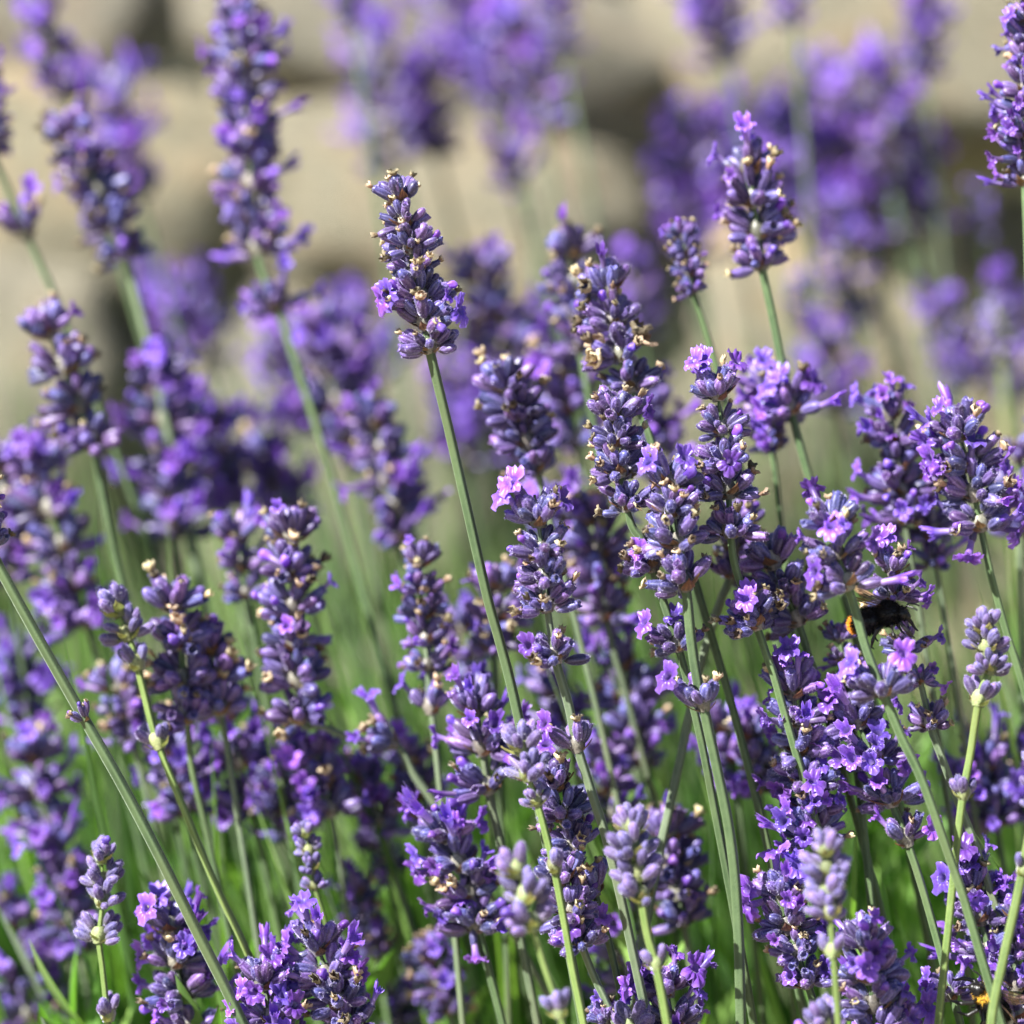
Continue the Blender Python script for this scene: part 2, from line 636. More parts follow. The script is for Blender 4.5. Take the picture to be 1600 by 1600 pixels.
# ------------------------------------------------------------------ stems
def catmull(pts, per=8):
    out = []
    n = len(pts)
    for i in range(n - 1):
        p0 = pts[i - 1] if i else pts[0] * 2 - pts[1]
        p1, p2 = pts[i], pts[i + 1]
        p3 = pts[i + 2] if i + 2 < n else pts[-1] * 2 - pts[-2]
        for k in range(per):
            t = k / per
            out.append(.5 * ((2 * p1) + (p2 - p0) * t + (2 * p0 - 5 * p1 + 4 * p2 - p3) * t * t + (3 * p1 - p0 - 3 * p2 + p3) * t ** 3))
    out.append(pts[-1].copy())
    return out


def stem_mesh(path, rad_fn, origin, mats, name='stem', ns=16):
    v, f, tl, rib = [], [], [], []
    n = len(path)
    ref = Vector((.3, -1, .1)).normalized()
    for i, p in enumerate(path):
        t = (path[min(n - 1, i + 1)] - path[max(0, i - 1)]).normalized()
        x = (ref - t * ref.dot(t)).normalized()
        y = t.cross(x)
        r = rad_fn(i)
        for j in range(ns):
            a = 2 * math.pi * j / ns
            g = abs(math.cos(2 * a)) ** 1.6             # square stem with ridged corners
            rr = r * (0.86 + .22 * g) * (1 + .03 * noise.noise((i * .7, j * .9, r * 9e4)))
            v.append(tuple(p - origin + x * (rr * math.cos(a)) + y * (rr * math.sin(a))))
            tl.append(i / n)
            rib.append(g ** 3)
    f = ring_faces(n, ns)
    f.append(tuple(range(ns)))
    b = MB()
    b.add((v, f, tl, rib))
    return b.mesh(name, mats)


rmain = random.Random(5)
CROWN_PULL = 0.45


def project(p):
    q = p - CAM
    d = q.dot(FWD)
    k = SENSOR / LENS * d / 1600
    return 800 + q.dot(RGT) / k, 800 - q.dot(UPV) / k


def lavender(label, tip, base, w, dz, style, stem=(), low=(), whorls=None, fl=(), sw=None, group=None, lean=None, detail=None, mat=None, name='lavender_stalk'):
    """one lavender stalk: stem with its whorls of florets. tip, base, stem, low, whorls, fl are places in the photo at depth dz"""
    rg = random.Random(label + str(tip))
    u = unit(dz)
    if lean is None:
        lean = rg.uniform(-.10, .10)
    if detail is None:
        detail = abs(dz) <= 0.022
    ln_px = math.hypot(tip[0] - base[0], tip[1] - base[1])

    def dep(py):                                         # slight lean towards or away from the camera along the stalk
        return dz + lean * (py - base[1]) * u
    up_px = min(.5, 26.0 * max(.65, w / 118) / ln_px)       # the rachis ends inside the topmost tuft
    tx, ty = tip[0] + (base[0] - tip[0]) * up_px, tip[1] + (base[1] - tip[1]) * up_px
    ctl = [P(tx, ty, dep(ty))]
    if whorls:
        mids = [q for q in whorls[1:-1]]
        for q in mids:
            ctl.append(P(q[0], q[1], dep(q[1])))
    else:
        ctl.append(P((tip[0] + base[0]) / 2 + rg.uniform(-3, 3), (tip[1] + base[1]) / 2, dep((tip[1] + base[1]) / 2)))
    ctl.append(P(base[0], base[1], dz))
    for q in stem:
        ctl.append(P(q[0], q[1], dep(q[1])))
    nvis = len(ctl)
    # on down to the ground, bending upright towards the crown of the bush
    last = ctl[-1]
    t = (ctl[-1] - ctl[-2]).normalized()
    if not stem:
        t = (t + Vector((.12, 0, -.35))).normalized()
    h = max(.02, last.z)
    run = Vector((t.x, t.y, 0)) / max(.5, -t.z) * h
    end = Vector((last.x, last.y, 0)) + run * CROWN_PULL + Vector((0, rg.uniform(-.01, .02), 0))
    c1 = last + t * (h * .45)
    for k in (1, 2, 3, 4, 5):
        s = k / 5
        ctl.append(last * (1 - s) ** 2 + c1 * (2 * s * (1 - s)) + end * (s * s))
    path = catmull(ctl, 6)
    root = empty(name, path[-1])
    tag(root, label, 'lavender', group or 'lavender flower stalks')
    O = path[-1]
    ibase = min(range(len(path)), key=lambda i: (path[i] - P(base[0], base[1], dz)).length)
    r_st = (.86 * sw if sw else ((12 if dz < .03 else 9.5) if style != 'bud' else 10)) * u / 2

    def rad(i):
        if i < ibase:
            return r_st * (.30 + .55 * (i / max(1, ibase)) ** .7)
        return r_st * (1.0 + .12 * (i - ibase) / len(path))
    sm = mat or (M_STEMY if style == 'bud' else (M_STEM if rg.random() < .7 else M_STEMG))
    child('stem', stem_mesh(path, rad, O, [sm]), root, Matrix.Identity(4))
    # whorls
    specs = []
    if whorls:
        for i, q in enumerate(whorls):
            specs.append((q[0], q[1], q[2], 'top' if i == 0 else 'mid'))
    else:
        fsz = max(.62, min(1.35, w / 118))
        n = max(1, round(ln_px / (45 * fsz)))
        for i in range(n):
            s = (i + .72) / (n - .28) if n > 1 else 1
            s = min(1, s)
            wid = w * (.72 + .33 * min(1, s * 2.2)) * (1 - .12 * max(0, s - .75) * 4) * rg.uniform(.93, 1.07)
            specs.append((tip[0] + (base[0] - tip[0]) * s, tip[1] + (base[1] - tip[1]) * s, wid, 'top' if i == 0 else 'mid'))
    for q in low:
        specs.append((q[0], q[1], q[2], 'small' if q[2] < 85 else 'mid'))
    dense = path[:max(2, int(len(path)))]
    pr = [project(p) for p in dense]
    made = []
    ph = rg.random() * 3.14
    for i, (x, y, wid, cls) in enumerate(specs):
        k = min(range(len(dense)), key=lambda j: (pr[j][0] - x) ** 2 + (pr[j][1] - y) ** 2)
        # refine between samples
        pos = dense[k]
        best = None
        for a, b_ in ((k - 1, k), (k, k + 1)):
            if a < 0 or b_ >= len(dense):
                continue
            ax, ay = pr[a]
            bx, by = pr[b_]
            den = (bx - ax) ** 2 + (by - ay) ** 2
            s = 0 if den == 0 else max(0, min(1, ((x - ax) * (bx - ax) + (y - ay) * (by - ay)) / den))
            e = (ax + (bx - ax) * s - x) ** 2 + (ay + (by - ay) * s - y) ** 2
            if best is None or e < best[0]:
                best = (e, dense[a].lerp(dense[b_], s))
        if best:
            pos = best[1]
        tan = (dense[max(0, k - 1)] - dense[min(len(dense) - 1, k + 1)]).normalized()
        ph += math.pi / 2 + rg.uniform(-.35, .35)
        nw = {'mid': 94.0, 'top': 76.0, 'small': 66.0} if style != 'bud' else {'mid': 70.0, 'top': 60.0, 'small': 56.0}
        sc = max(.62, min(1.35, wid / nw[cls])) * u
        M = Matrix.Translation(pos - O) @ Vector((0, 0, 1)).rotation_difference(tan).to_matrix().to_4x4() @ Matrix.Rotation(ph, 4, 'Z') @ Matrix.Scale(sc, 4)
        if not detail:
            wo = child('whorl', joined_whorl(style, cls, rg.randrange(7)), root, M)
            made.append((pos, M, wo))
            continue
        bs = 'bud' if style == 'bud' else 'mature'
        wo = child('whorl', BASES[(bs, cls == 'small')][rg.randrange(3)], root, M)
        for kd, ix, m in whorl_layout(rg, style, 0.0, cls == 'top', cls == 'small'):
            child(kd, ME[kd][ix], wo, m)
        made.append((pos, M, wo))
    # open blossoms the photo shows at known places
    for q in fl:
        x, y = q[0], q[1]
        cream = len(q) > 4
        tgt = P(x, y, dz - (q[2] if len(q) > 2 else 6) * u)
        pos, M, wo = min(made, key=lambda z: (z[0] + (z[1].to_3x3() @ Vector((0, 0, 10))) - tgt).length)
        inv = (Matrix.Translation(O) @ M).inverted()
        lt = inv @ tgt
        o = Vector((lt.x, lt.y, 0))
        o = o.normalized() * 8 if o.length > 1 else Vector((4, 0, 0))
        d = lt - o
        dist = d.length
        d.normalize()
        face = (d + (inv.to_3x3() @ (CAM - tgt)).normalized() * (q[3] if len(q) > 3 else .55)).normalized()
        cl = top_of('calyx', 0)
        sc = max(.6, min(1.15, (dist - 14) / cl))
        child('calyx', ME['calyx'][0], wo, dirmat(o, d, rg.random() * 6) @ Matrix.Scale(sc, 4))
        if cream:                                           # a whitened withered flower
            child('withered_blossom', ME['withered_blossom'][rg.randrange(6)], wo, dirmat(o + d * (cl * sc * .9), face, rg.random() * 6) @ Matrix.Scale(q[4], 4))
            continue
        kk = rg.randrange(3)
        worldup = (inv.to_3x3() @ Vector((0, 0, 1))).normalized()
        child('blossom', ME['blossom'][kk], wo, facing(o + d * (cl * sc * .9), face, worldup) @ Matrix.Rotation(rg.uniform(-.4, .4), 4, 'Z') @ Matrix.Scale(1.05, 4))
    return root


# ------------------------------------------------------------------ the setting: ground, stone wall
def ground_mat():
    m, nt = mat_new('dry_soil')
    L = nt.links
    out = nd(nt, 'ShaderNodeOutputMaterial')
    b = nd(nt, 'ShaderNodeBsdfPrincipled')
    tc = nd(nt, 'ShaderNodeTexCoord')
    n1 = nd(nt, 'ShaderNodeTexNoise')
    n1.inputs['Scale'].default_value = 9
    n1.inputs['Detail'].default_value = 8
    L.new(tc.outputs['Object'], n1.inputs['Vector'])
    rp = ramp(nt, [(0.3, (0.16, 0.11, 0.06)), (0.5, (0.30, 0.23, 0.14)), (0.7, (0.40, 0.33, 0.21))])
    L.new(n1.outputs[0], rp.inputs[0])
    L.new(rp.outputs[0], b.inputs['Base Color'])
    b.inputs['Roughness'].default_value = 0.95
    n2 = nd(nt, 'ShaderNodeTexNoise')
    n2.inputs['Scale'].default_value = 120
    n2.inputs['Detail'].default_value = 6
    L.new(tc.outputs['Object'], n2.inputs['Vector'])
    bp = nd(nt, 'ShaderNodeBump')
    bp.inputs['Distance'].default_value = 0.01
    L.new(n2.outputs[0], bp.inputs['Height'])
    L.new(bp.outputs[0], b.inputs['Normal'])
    L.new(b.outputs[0], out.inputs['Surface'])
    return m


def stone_mat():
    m, nt = mat_new('sandstone')
    L = nt.links
    out = nd(nt, 'ShaderNodeOutputMaterial')
    b = nd(nt, 'ShaderNodeBsdfPrincipled')
    tc = nd(nt, 'ShaderNodeTexCoord')
    oi = nd(nt, 'ShaderNodeObjectInfo')
    n1 = nd(nt, 'ShaderNodeTexNoise', noise_dimensions='4D')
    n1.inputs['Scale'].default_value = 2.8
    n1.inputs['Detail'].default_value = 7
    n1.inputs['Roughness'].default_value = 0.68
    L.new(tc.outputs['Object'], n1.inputs['Vector'])
    L.new(maprange(nt, oi.outputs['Random'], 0, 1, 0, 30), n1.inputs['W'])
    rp = ramp(nt, [(0.30, (0.13, 0.11, 0.07)), (0.41, (0.29, 0.26, 0.185)), (0.50, (0.38, 0.345, 0.245)), (0.60, (0.42, 0.325, 0.21)), (0.72, (0.31, 0.29, 0.22))])
    L.new(n1.outputs[0], rp.inputs[0])
    hs = nd(nt, 'ShaderNodeHueSaturation')
    L.new(rp.outputs[0], hs.inputs['Color'])
    L.new(maprange(nt, oi.outputs['Random'], 0, 1, 0.85, 1.12), hs.inputs['Value'])
    L.new(maprange(nt, oi.outputs['Random'], 0, 1, 0.75, 1.15), hs.inputs['Saturation'])
    L.new(hs.outputs[0], b.inputs['Base Color'])
    b.inputs['Roughness'].default_value = 0.92
    n2 = nd(nt, 'ShaderNodeTexNoise')
    n2.inputs['Scale'].default_value = 70
    n2.inputs['Detail'].default_value = 8
    L.new(tc.outputs['Object'], n2.inputs['Vector'])
    bp = nd(nt, 'ShaderNodeBump')
    bp.inputs['Distance'].default_value = 0.012
    L.new(n2.outputs[0], bp.inputs['Height'])
    L.new(bp.outputs[0], b.inputs['Normal'])
    L.new(b.outputs[0], out.inputs['Surface'])
    return m


M_SOIL, M_STONE = ground_mat(), stone_mat()


def make_ground():
    n = 60
    ext = 30.0
    xs = []
    for i in range(n + 1):
        t = i / n * 2 - 1
        xs.append(math.copysign(abs(t) ** 3, t) * ext)
    v, f = [], []
    for yy in xs:
        for xx in xs:
            near = max(0, 1 - math.hypot(xx, yy) / 6)
            v.append((xx, yy + .3, -.004 + .022 * noise.noise((xx * 5, yy * 5, 0)) * (0.3 + near)))
    for i in range(n):
        for j in range(n):
            a = i * (n + 1) + j
            f.append((a, a + 1, a + n + 2, a + n + 1))
    me = bpy.data.meshes.new('ground')
    me.from_pydata(v, [], f)
    me.materials.append(M_SOIL)
    me.polygons.foreach_set('use_smooth', [True] * len(f))
    o = bpy.data.objects.new('ground', me)
    col.objects.link(o)
    o['kind'] = 'structure'


make_ground()


def make_wall():
    import bmesh
    wall = empty('stone_wall', Vector((0, .69, 0)))
    tag(wall, 'blurred tan wall of rough sandstone blocks behind the lavender', 'stone wall')
    rg = random.Random(33)
    bm = bmesh.new()
    bmesh.ops.create_icosphere(bm, subdivisions=4, radius=1)
    base_v = [v.co.copy() for v in bm.verts]
    base_f = [[v.index for v in f.verts] for f in bm.faces]
    bm.free()
    shapes = []
    for k in range(7):
        sd = rg.random() * 100
        vv = []
        for c in base_v:
            # superellipsoid: a worn block
            q = [math.copysign(abs(a) ** .62, a) for a in c]
            p = Vector(q)
            p *= 1 + .14 * noise.noise(Vector(c) * 1.3 + Vector((sd, 0, 0))) + .07 * noise.noise(Vector(c) * 3.5 + Vector((0, sd, 0))) + .03 * noise.noise(Vector(c) * 9)
            vv.append(tuple(p))
        me = bpy.data.meshes.new('stone')
        me.from_pydata(vv, [], base_f)
        me.materials.append(M_STONE)
        me.polygons.foreach_set('use_smooth', [True] * len(base_f))
        shapes.append(me)
    n = 40
    vv, ff = [], []
    for i in range(n + 1):
        for j in range(n + 1):
            x, z = -2 + 4 * j / n, -.05 + 1.1 * i / n
            vv.append((x, -.085 + z * .10 + .03 * noise.noise((x * 6, z * 6, 4)), z))
    for i in range(n):
        for j in range(n):
            a = i * (n + 1) + j
            ff.append((a, a + 1, a + n + 2, a + n + 1))
    me = bpy.data.meshes.new('wall_core')
    me.from_pydata(vv, [], ff)
    me.materials.append(M_STONE)
    child('wall_core', me, wall, Matrix.Identity(4))
    z = -.02
    row = 0
    while z < 1.0:
        h = rg.uniform(.085, .14)
        x = -1.7 + rg.uniform(-.15, 0)
        while x < 1.7:
            ww = rg.uniform(.11, .26)
            hh = h * rg.uniform(.75, 1.25)
            loc = Vector((x + ww / 2, rg.uniform(-.03, .045) + z * .10, z + hh / 2))
            m = Matrix.Translation(loc) @ Matrix.Rotation(rg.uniform(-.28, .28), 4, 'Y') @ Matrix.Rotation(rg.uniform(-.25, .25), 4, 'Z') @ Matrix.Diagonal((ww / 2 * 1.26, .13, hh / 2 * 1.36, 1))
            child('stone', shapes[rg.randrange(7)], wall, m)
            x += ww
        z += h * .97
        row += 1


make_wall()

# ------------------------------------------------------------------ foliage of the bushes: uncountable narrow leaves and bare shoots
def leaf_mat(name, c1, c2, c3, tr):
    m, nt = mat_new(name)
    L = nt.links
    out = nd(nt, 'ShaderNodeOutputMaterial')
    b = nd(nt, 'ShaderNodeBsdfPrincipled')
    at = nd(nt, 'ShaderNodeAttribute', attribute_name='rnd')
    rp = ramp(nt, [(0, c1), (.5, c2), (1, c3)])
    L.new(at.outputs['Fac'], rp.inputs[0])
    L.new(rp.outputs[0], b.inputs['Base Color'])
    b.inputs['Roughness'].default_value = .5
    b.inputs['Specular IOR Level'].default_value = .35
    b.inputs['Sheen Weight'].default_value = .2
    t = nd(nt, 'ShaderNodeBsdfTranslucent')
    mg = nd(nt, 'ShaderNodeMixRGB', blend_type='MULTIPLY')
    mg.inputs[0].default_value = 1
    mg.inputs[2].default_value = (1.3, 1.5, .6, 1)
    L.new(rp.outputs[0], mg.inputs[1])
    L.new(mg.outputs[0], t.inputs[0])
    ms = nd(nt, 'ShaderNodeMixShader')
    ms.inputs[0].default_value = tr
    L.new(b.outputs[0], ms.inputs[1])
    L.new(t.outputs[0], ms.inputs[2])
    L.new(ms.outputs[0], out.inputs['Surface'])
    return m


M_LEAF = leaf_mat('leaf_green', (0.034, 0.088, 0.018), (0.12, 0.26, 0.046), (0.30, 0.48, 0.12), .50)
M_LEAFG = leaf_mat('leaf_grey_green', (0.060, 0.095, 0.040), (0.13, 0.175, 0.075), (0.22, 0.265, 0.13), .30)


def blade(b, rg, p, d, ln, wd, curl, mi=0):
    n = 6
    side = d.cross(Vector((rg.uniform(-1, 1), rg.uniform(-1, 1), .2))).normalized()
    nrm = side.cross(d).normalized()
    v, tl, rib = [], [], []
    for i in range(n + 1):
        t = i / n
        c = p + d * (ln * t) + nrm * (curl * ln * t * t) - Vector((0, 0, abs(curl) * .3 * ln * t * t))
        ww = wd * (.35 + 1.0 * math.sin(math.pi * min(1, t * .9 + .08)) ** .7) * (1 - t ** 5) / 2
        v += [tuple(c - side * ww + nrm * ww * .5), tuple(c), tuple(c + side * ww + nrm * ww * .5)]
        tl += [t] * 3
        rib += [0, 1, 0]
    f = []
    for i in range(n):
        a = i * 3
        f += [(a, a + 1, a + 4, a + 3), (a + 1, a + 2, a + 5, a + 4)]
    b.add((v, f, tl, rib), None, mi, rg.random())


def make_foliage():
    rg = random.Random(77)
    b = MB()
    # leafy sprigs in mounds: leaves in whorls about short shoots
    for k in range(620):
        x = rg.uniform(-.42, .46)
        y = rg.uniform(-.02, .46)
        top = .268 + .03 * noise.noise((x * 6, y * 6, 0)) - .14 * max(0, y - .12) - (.05 if x < -.25 else 0)
        z = top * rg.uniform(.55, 1.02)
        lean = Vector((-.25 + rg.uniform(-.3, .3), rg.uniform(-.3, .3), 1)).normalized()
        for q in range(rg.randint(6, 9)):
            a = rg.random() * 6.28
            d = (lean + Vector((math.cos(a), math.sin(a), 0)) * rg.uniform(.15, .7)).normalized()
            blade(b, rg, Vector((x, y, z)) - lean * (.012 * q), d, rg.uniform(.028, .055), rg.uniform(.0028, .0052), rg.uniform(-.2, .25))
    # long thin shoots and grass blades standing between the stalks
    for k in range(520):
        x = rg.uniform(-.40, .46)
        y = rg.uniform(.05, .50)
        d = Vector((-.24 + rg.uniform(-.16, .16), rg.uniform(-.12, .12), 1)).normalized()
        blade(b, rg, Vector((x + .05, y, rg.uniform(0, .08))), d, rg.uniform(.16, .29) * (1 - .25 * max(0, y - .2)), rg.uniform(.0022, .0045), rg.uniform(-.14, .14))
    for k in range(620):                                   # thin bare stalks crossing between the flower stalks
        x = rg.uniform(-.30, .36)
        y = rg.uniform(.025, .22)
        d = Vector((-.32 + rg.uniform(-.22, .30), rg.uniform(-.06, .06), 1)).normalized()
        blade(b, rg, Vector((x + .08, y, .02)), d, rg.uniform(.25, .38), rg.uniform(.0018, .0030), rg.uniform(-.10, .10))
    for k in range(900):                                   # taller shoots behind, more of them to the right
        x = rg.uniform(-.15, .50) if k % 2 else rg.uniform(-.40, .1)
        y = rg.uniform(.12, .52)
        d = Vector((-.16 + rg.uniform(-.2, .2), rg.uniform(-.1, .1), 1)).normalized()
        hgt = rg.uniform(.28, .42) if x > .1 else rg.uniform(.27, .40)
        blade(b, rg, Vector((x + .05, y, 0)), d, hgt, rg.uniform(.0020, .0040), rg.uniform(-.12, .12), 1 if rg.random() < .7 else 0)
    me = b.mesh('lavender_foliage', [M_LEAF, M_LEAFG])
    o = bpy.data.objects.new('lavender_foliage', me)
    col.objects.link(o)
    tag(o, 'blurred mass of narrow green lavender leaves and shoots below the flowers', 'foliage', None, 'stuff')


make_foliage()


# ------------------------------------------------------------------ the lavender stalks, in sharp focus first
L_ = lavender
L_('sharp lone lavender spike standing tallest at centre against the tan stone', (616, 264), (672, 549), 120, 0.0, 'mature',
   stem=[(700, 665), (731, 800), (762, 935), (783, 1010), (810, 1120)], whorls=[(625, 312, 84), (633, 350, 94), (642, 388, 102), (650, 428, 108), (658, 468, 116), (666, 508, 120), (672, 545, 104)],
   fl=[(600, 470), (615, 462, 12), (712, 487), (616, 272, 0, .1, .7)], lean=.03, sw=17)
L_('sharp lavender spike with two pale open flowers crowning it like ears, right of centre', (832, 748), (868, 1030), 115, -.004, 'mature',
   stem=[(888, 1100), (902, 1165), (925, 1240), (950, 1320), (985, 1470)], whorls=[(839, 815, 100), (847, 862, 104), (851, 905, 108), (855, 948, 112), (867, 1028, 112)],
   low=[(902, 1166, 78)], fl=[(788, 772), (800, 752, 10), (882, 780), (820, 1006, 14, 1.0), (846, 1128, 10)], lean=.02, sw=16)
L_('sharp grey-violet spike with brown fan bracts, left of the packed pair right of centre', (958, 596), (985, 815), 110, .004, 'mature',
   stem=[(1003, 845), (1020, 890), (1040, 950), (1060, 1012), (1085, 1110), (1112, 1240)], whorls=[(964, 652, 96), (963, 692, 98), (970, 738, 110), (982, 790, 106)],
   low=[(1020, 884, 112), (1060, 1010, 104)], fl=[(1008, 640, 8), (998, 860, 16, 1.4), (996, 965, 10, .3), (1052, 960, -6)], lean=.03)
L_('sharp dark spike pressed between two others, long stem with yellow-green collar below', (1042, 700), (1072, 922), 125, -.006, 'mature',
   stem=[(1080, 1000), (1089, 1060), (1099, 1104), (1118, 1190), (1140, 1300), (1152, 1420), (1158, 1600)],
   whorls=[(1044, 758, 104), (1050, 802, 112), (1056, 850, 118), (1070, 915, 124)], low=[(1098, 1102, 84)],
   fl=[(1012, 722, 8), (1068, 725, 6), (1036, 1050, 8, .8)], lean=-.02, sw=18)
L_('sharp spike with open lilac flowers spread at its tip, rightmost of the packed trio', (1117, 570), (1142, 838), 112, .004, 'mature',
   stem=[(1150, 890), (1180, 972), (1200, 1030), (1222, 1100)], whorls=[(1120, 618, 92), (1128, 672, 94), (1132, 725, 112), (1138, 770, 118), (1144, 832, 116)],
   low=[(1184, 974, 116)], fl=[(1082, 560, 8), (1098, 556, 12), (1152, 566, 8), (1165, 925, 10), (1165, 958, 4)], lean=.04)
L_('mature spike with crumpled brown flowers leaning over the left of the black bumblebee', (1286, 778), (1326, 918), 128, -.016, 'mixed',
   stem=[(1340, 966), (1356, 1020), (1380, 1082), (1408, 1150), (1442, 1222), (1484, 1340), (1520, 1450)], whorls=[(1296, 822, 100), (1308, 866, 116), (1322, 914, 118)],
   low=[(1382, 1080, 116)], fl=[(1302, 835, 14), (1274, 895, 8), (1364, 845, 4), (1318, 1025, 6), (1330, 1045, 8), (1415, 1015, 10, 1.2)], lean=-.02, sw=16)
L_('sharp violet spike the black bumblebee clings to', (1390, 862), (1455, 1138), 110, .009, 'mature',
   stem=[(1474, 1190), (1496, 1250), (1530, 1340)], whorls=[(1388, 892, 78), (1397, 932, 84), (1418, 1016, 90), (1438, 1066, 60), (1455, 1132, 86)],
   fl=[(1384, 838, 4), (1372, 842, 10), (1452, 928, 6), (1456, 940, 10), (1462, 1040, 12, 1.4), (1474, 990, 4), (1484, 1075, 4)], lean=.0)
L_('pale young bud spike on a yellow-green stem right of the black bumblebee', (1536, 944), (1546, 1046), 74, -.012, 'bud',
   stem=[(1530, 1092), (1516, 1180), (1505, 1240), (1494, 1330), (1483, 1440), (1472, 1540), (1464, 1620)], whorls=[(1538, 984, 70), (1541, 1014, 72), (1545, 1046, 72)],
   low=[(1527, 1094, 66), (1506, 1242, 56)], lean=.0, sw=14)
L_('spike with curled pinkish flowers on top, low right of centre, brown bracts showing', (1216, 1345), (1262, 1538), 128, .002, 'mixed',
   stem=[(1272, 1570), (1290, 1640)], whorls=[(1220, 1400, 104), (1232, 1450, 118), (1246, 1490, 106), (1262, 1536, 100)],
   fl=[(1212, 1338, 6, .2), (1238, 1340, 8, .2), (1240, 1380, 12), (1166, 1390, 8), (1172, 1415, 10), (1238, 1528, 12, 1.2), (1292, 1510, 10, 1.2), (1290, 1450, 8)], lean=.02)
L_('slightly blurred pale bud spike in front, beside the curled pinkish flowers at lower right', (1290, 1308), (1297, 1428), 88, -.034, 'bud',
   stem=[(1302, 1490), (1310, 1600)], low=[(1303, 1488, 60)], detail=True)
L_('dark spike at the bottom edge between the pale bud stem and the green collar', (1350, 1445), (1372, 1620), 128, -.010, 'bloom', stem=[(1385, 1680)])
L_('purple spike crossed by the yellow-green stem near the right edge', (1508, 1350), (1546, 1488), 112, .010, 'bloom', stem=[(1556, 1560), (1566, 1640)],
   fl=[(1492, 1352, 8), (1516, 1350, 8), (1478, 1375, 8), (1520, 1392, 12)])
L_('purple-pink flower cluster below the black bumblebee, with a blue-grey whorl under it', (1322, 1085), (1392, 1252), 138, .010, 'bloom',
   stem=[(1416, 1312), (1436, 1370), (1462, 1460), (1486, 1550), (1506, 1620)], low=[(1418, 1312, 84), (1489, 1556, 88)],
   fl=[(1290, 1060, 8), (1265, 1180, 8), (1270, 1150, 8), (1372, 1150, 8), (1395, 1190, 10), (1440, 1302, 12, 1.2), (1442, 1228, 6), (1448, 1530, 6), (1508, 1500, 6, .1)], sw=14)
L_('deep violet cluster with a drooping open flower, left of the pinkish cluster below the bee', (1236, 1050), (1272, 1308), 120, .012, 'bloom', stem=[(1290, 1370), (1320, 1460)],
   fl=[(1225, 1232, 12, 1.2), (1262, 1282, 14, 1.2), (1215, 1275, 4), (1310, 1245, 4)])
L_('frosty young spike with silvery buds on a bright green stem, lower centre', (806, 1128), (840, 1256), 96, -.014, 'bud',
   stem=[(852, 1300), (866, 1356), (880, 1430), (896, 1520), (916, 1620)], whorls=[(814, 1170, 84), (826, 1212, 92), (840, 1254, 60)], low=[(866, 1357, 62)], lean=-.02, sw=13, detail=True)
L_('dark spike tucked close behind the frosty young spike, lower centre', (858, 1195), (895, 1322), 112, .004, 'mature', stem=[(912, 1362), (928, 1392), (945, 1450), (965, 1530)],
   low=[(928, 1390, 84)], fl=[(846, 1132, 6)], sw=12)
L_('violet whorls with one bright open flower crossing the bright green stem at bottom centre', (868, 1340), (908, 1474), 112, .000, 'mature', stem=[(930, 1530), (962, 1600)],
   fl=[(944, 1428, 10, .7), (893, 1456, 16, 1.2)], sw=13)
L_('blurred pale bud spike in front, left of the bright green stem at bottom centre', (800, 1332), (832, 1446), 100, -.036, 'bud', stem=[(848, 1500), (874, 1580), (884, 1630)],
   low=[(876, 1582, 62)], detail=True)
L_('blurred lilac bud spike on a thick pale stem, right of the bottom centre', (984, 1272), (1002, 1402), 92, -.024, 'bud', stem=[(1012, 1460), (1026, 1512), (1046, 1620)],
   low=[(1026, 1508, 56)], sw=15, detail=True)
L_('flowering spike cut by the bottom edge under the thick pale stem', (1036, 1512), (1060, 1650), 120, .004, 'bloom', stem=[(1070, 1700)],
   fl=[(1020, 1520, 4), (1004, 1536, 10), (1072, 1528, 8)])
L_('tips of grey buds just above the bottom edge, left of the thick pale stem', (984, 1585), (996, 1680), 90, -.004, 'bud', stem=[(1000, 1720)])
L_('single trumpet flower opening left at the bottom edge beside grey buds', (945, 1570), (962, 1660), 66, .002, 'mature', stem=[(968, 1700)], fl=[(930, 1548, 4), (980, 1552, 6)])
L_('open purple flowers cut by the bottom edge under the green collar whorl', (1400, 1568), (1412, 1690), 120, .0, 'bloom', stem=[(1418, 1740)],
   fl=[(1440, 1580, 10), (1380, 1590, 12)])
L_('pale lilac buds at the bottom edge, left of the dark spike at lower right', (1285, 1575), (1300, 1680), 100, -.028, 'bud', stem=[(1306, 1740)], detail=True)
L_('full purple spike at the lower right edge behind a leaning green stem', (1592, 1400), (1586, 1640), 120, .008, 'bloom', stem=[(1584, 1700)],
   fl=[(1590, 1415, 8), (1548, 1500, 8), (1572, 1580, 8)])
L_('thick green stem leaning across the bottom right corner with two small bud tufts', (1622, 1180), (1616, 1260), 60, -.022, 'bud', stem=[(1596, 1370), (1572, 1480), (1553, 1570), (1545, 1640)],
   low=[(1597, 1362, 58)], sw=17, detail=True)
L_('blooming spike with flowers pushed to its left, left of the frosty buds', (690, 1272), (746, 1448), 138, .026, 'bloom', stem=[(765, 1520), (790, 1620)],
   fl=[(645, 1340, 8), (650, 1365, 8), (690, 1425, 8), (740, 1465, 8), (735, 1290, 6), (725, 1360, 10)], detail=True)
L_('blurred lilac spike low at centre, below the blooming spike', (668, 1468), (702, 1578), 100, .07, 'mixed', stem=[(716, 1650)])
L_('spike with cream withered tips at the bottom edge, left of centre', (486, 1452), (548, 1610), 122, .012, 'mixed', stem=[(566, 1680)],
   fl=[(545, 1490, 12), (550, 1520, 10), (455, 1500, 6)])
L_('bright purple flowers at the bottom edge next to the cream-tipped spike', (408, 1496), (432, 1650), 118, .006, 'bloom', stem=[(440, 1720)],
   fl=[(462, 1570, 10, 1.0), (424, 1500, 6), (408, 1540, 10), (440, 1560, 12)])
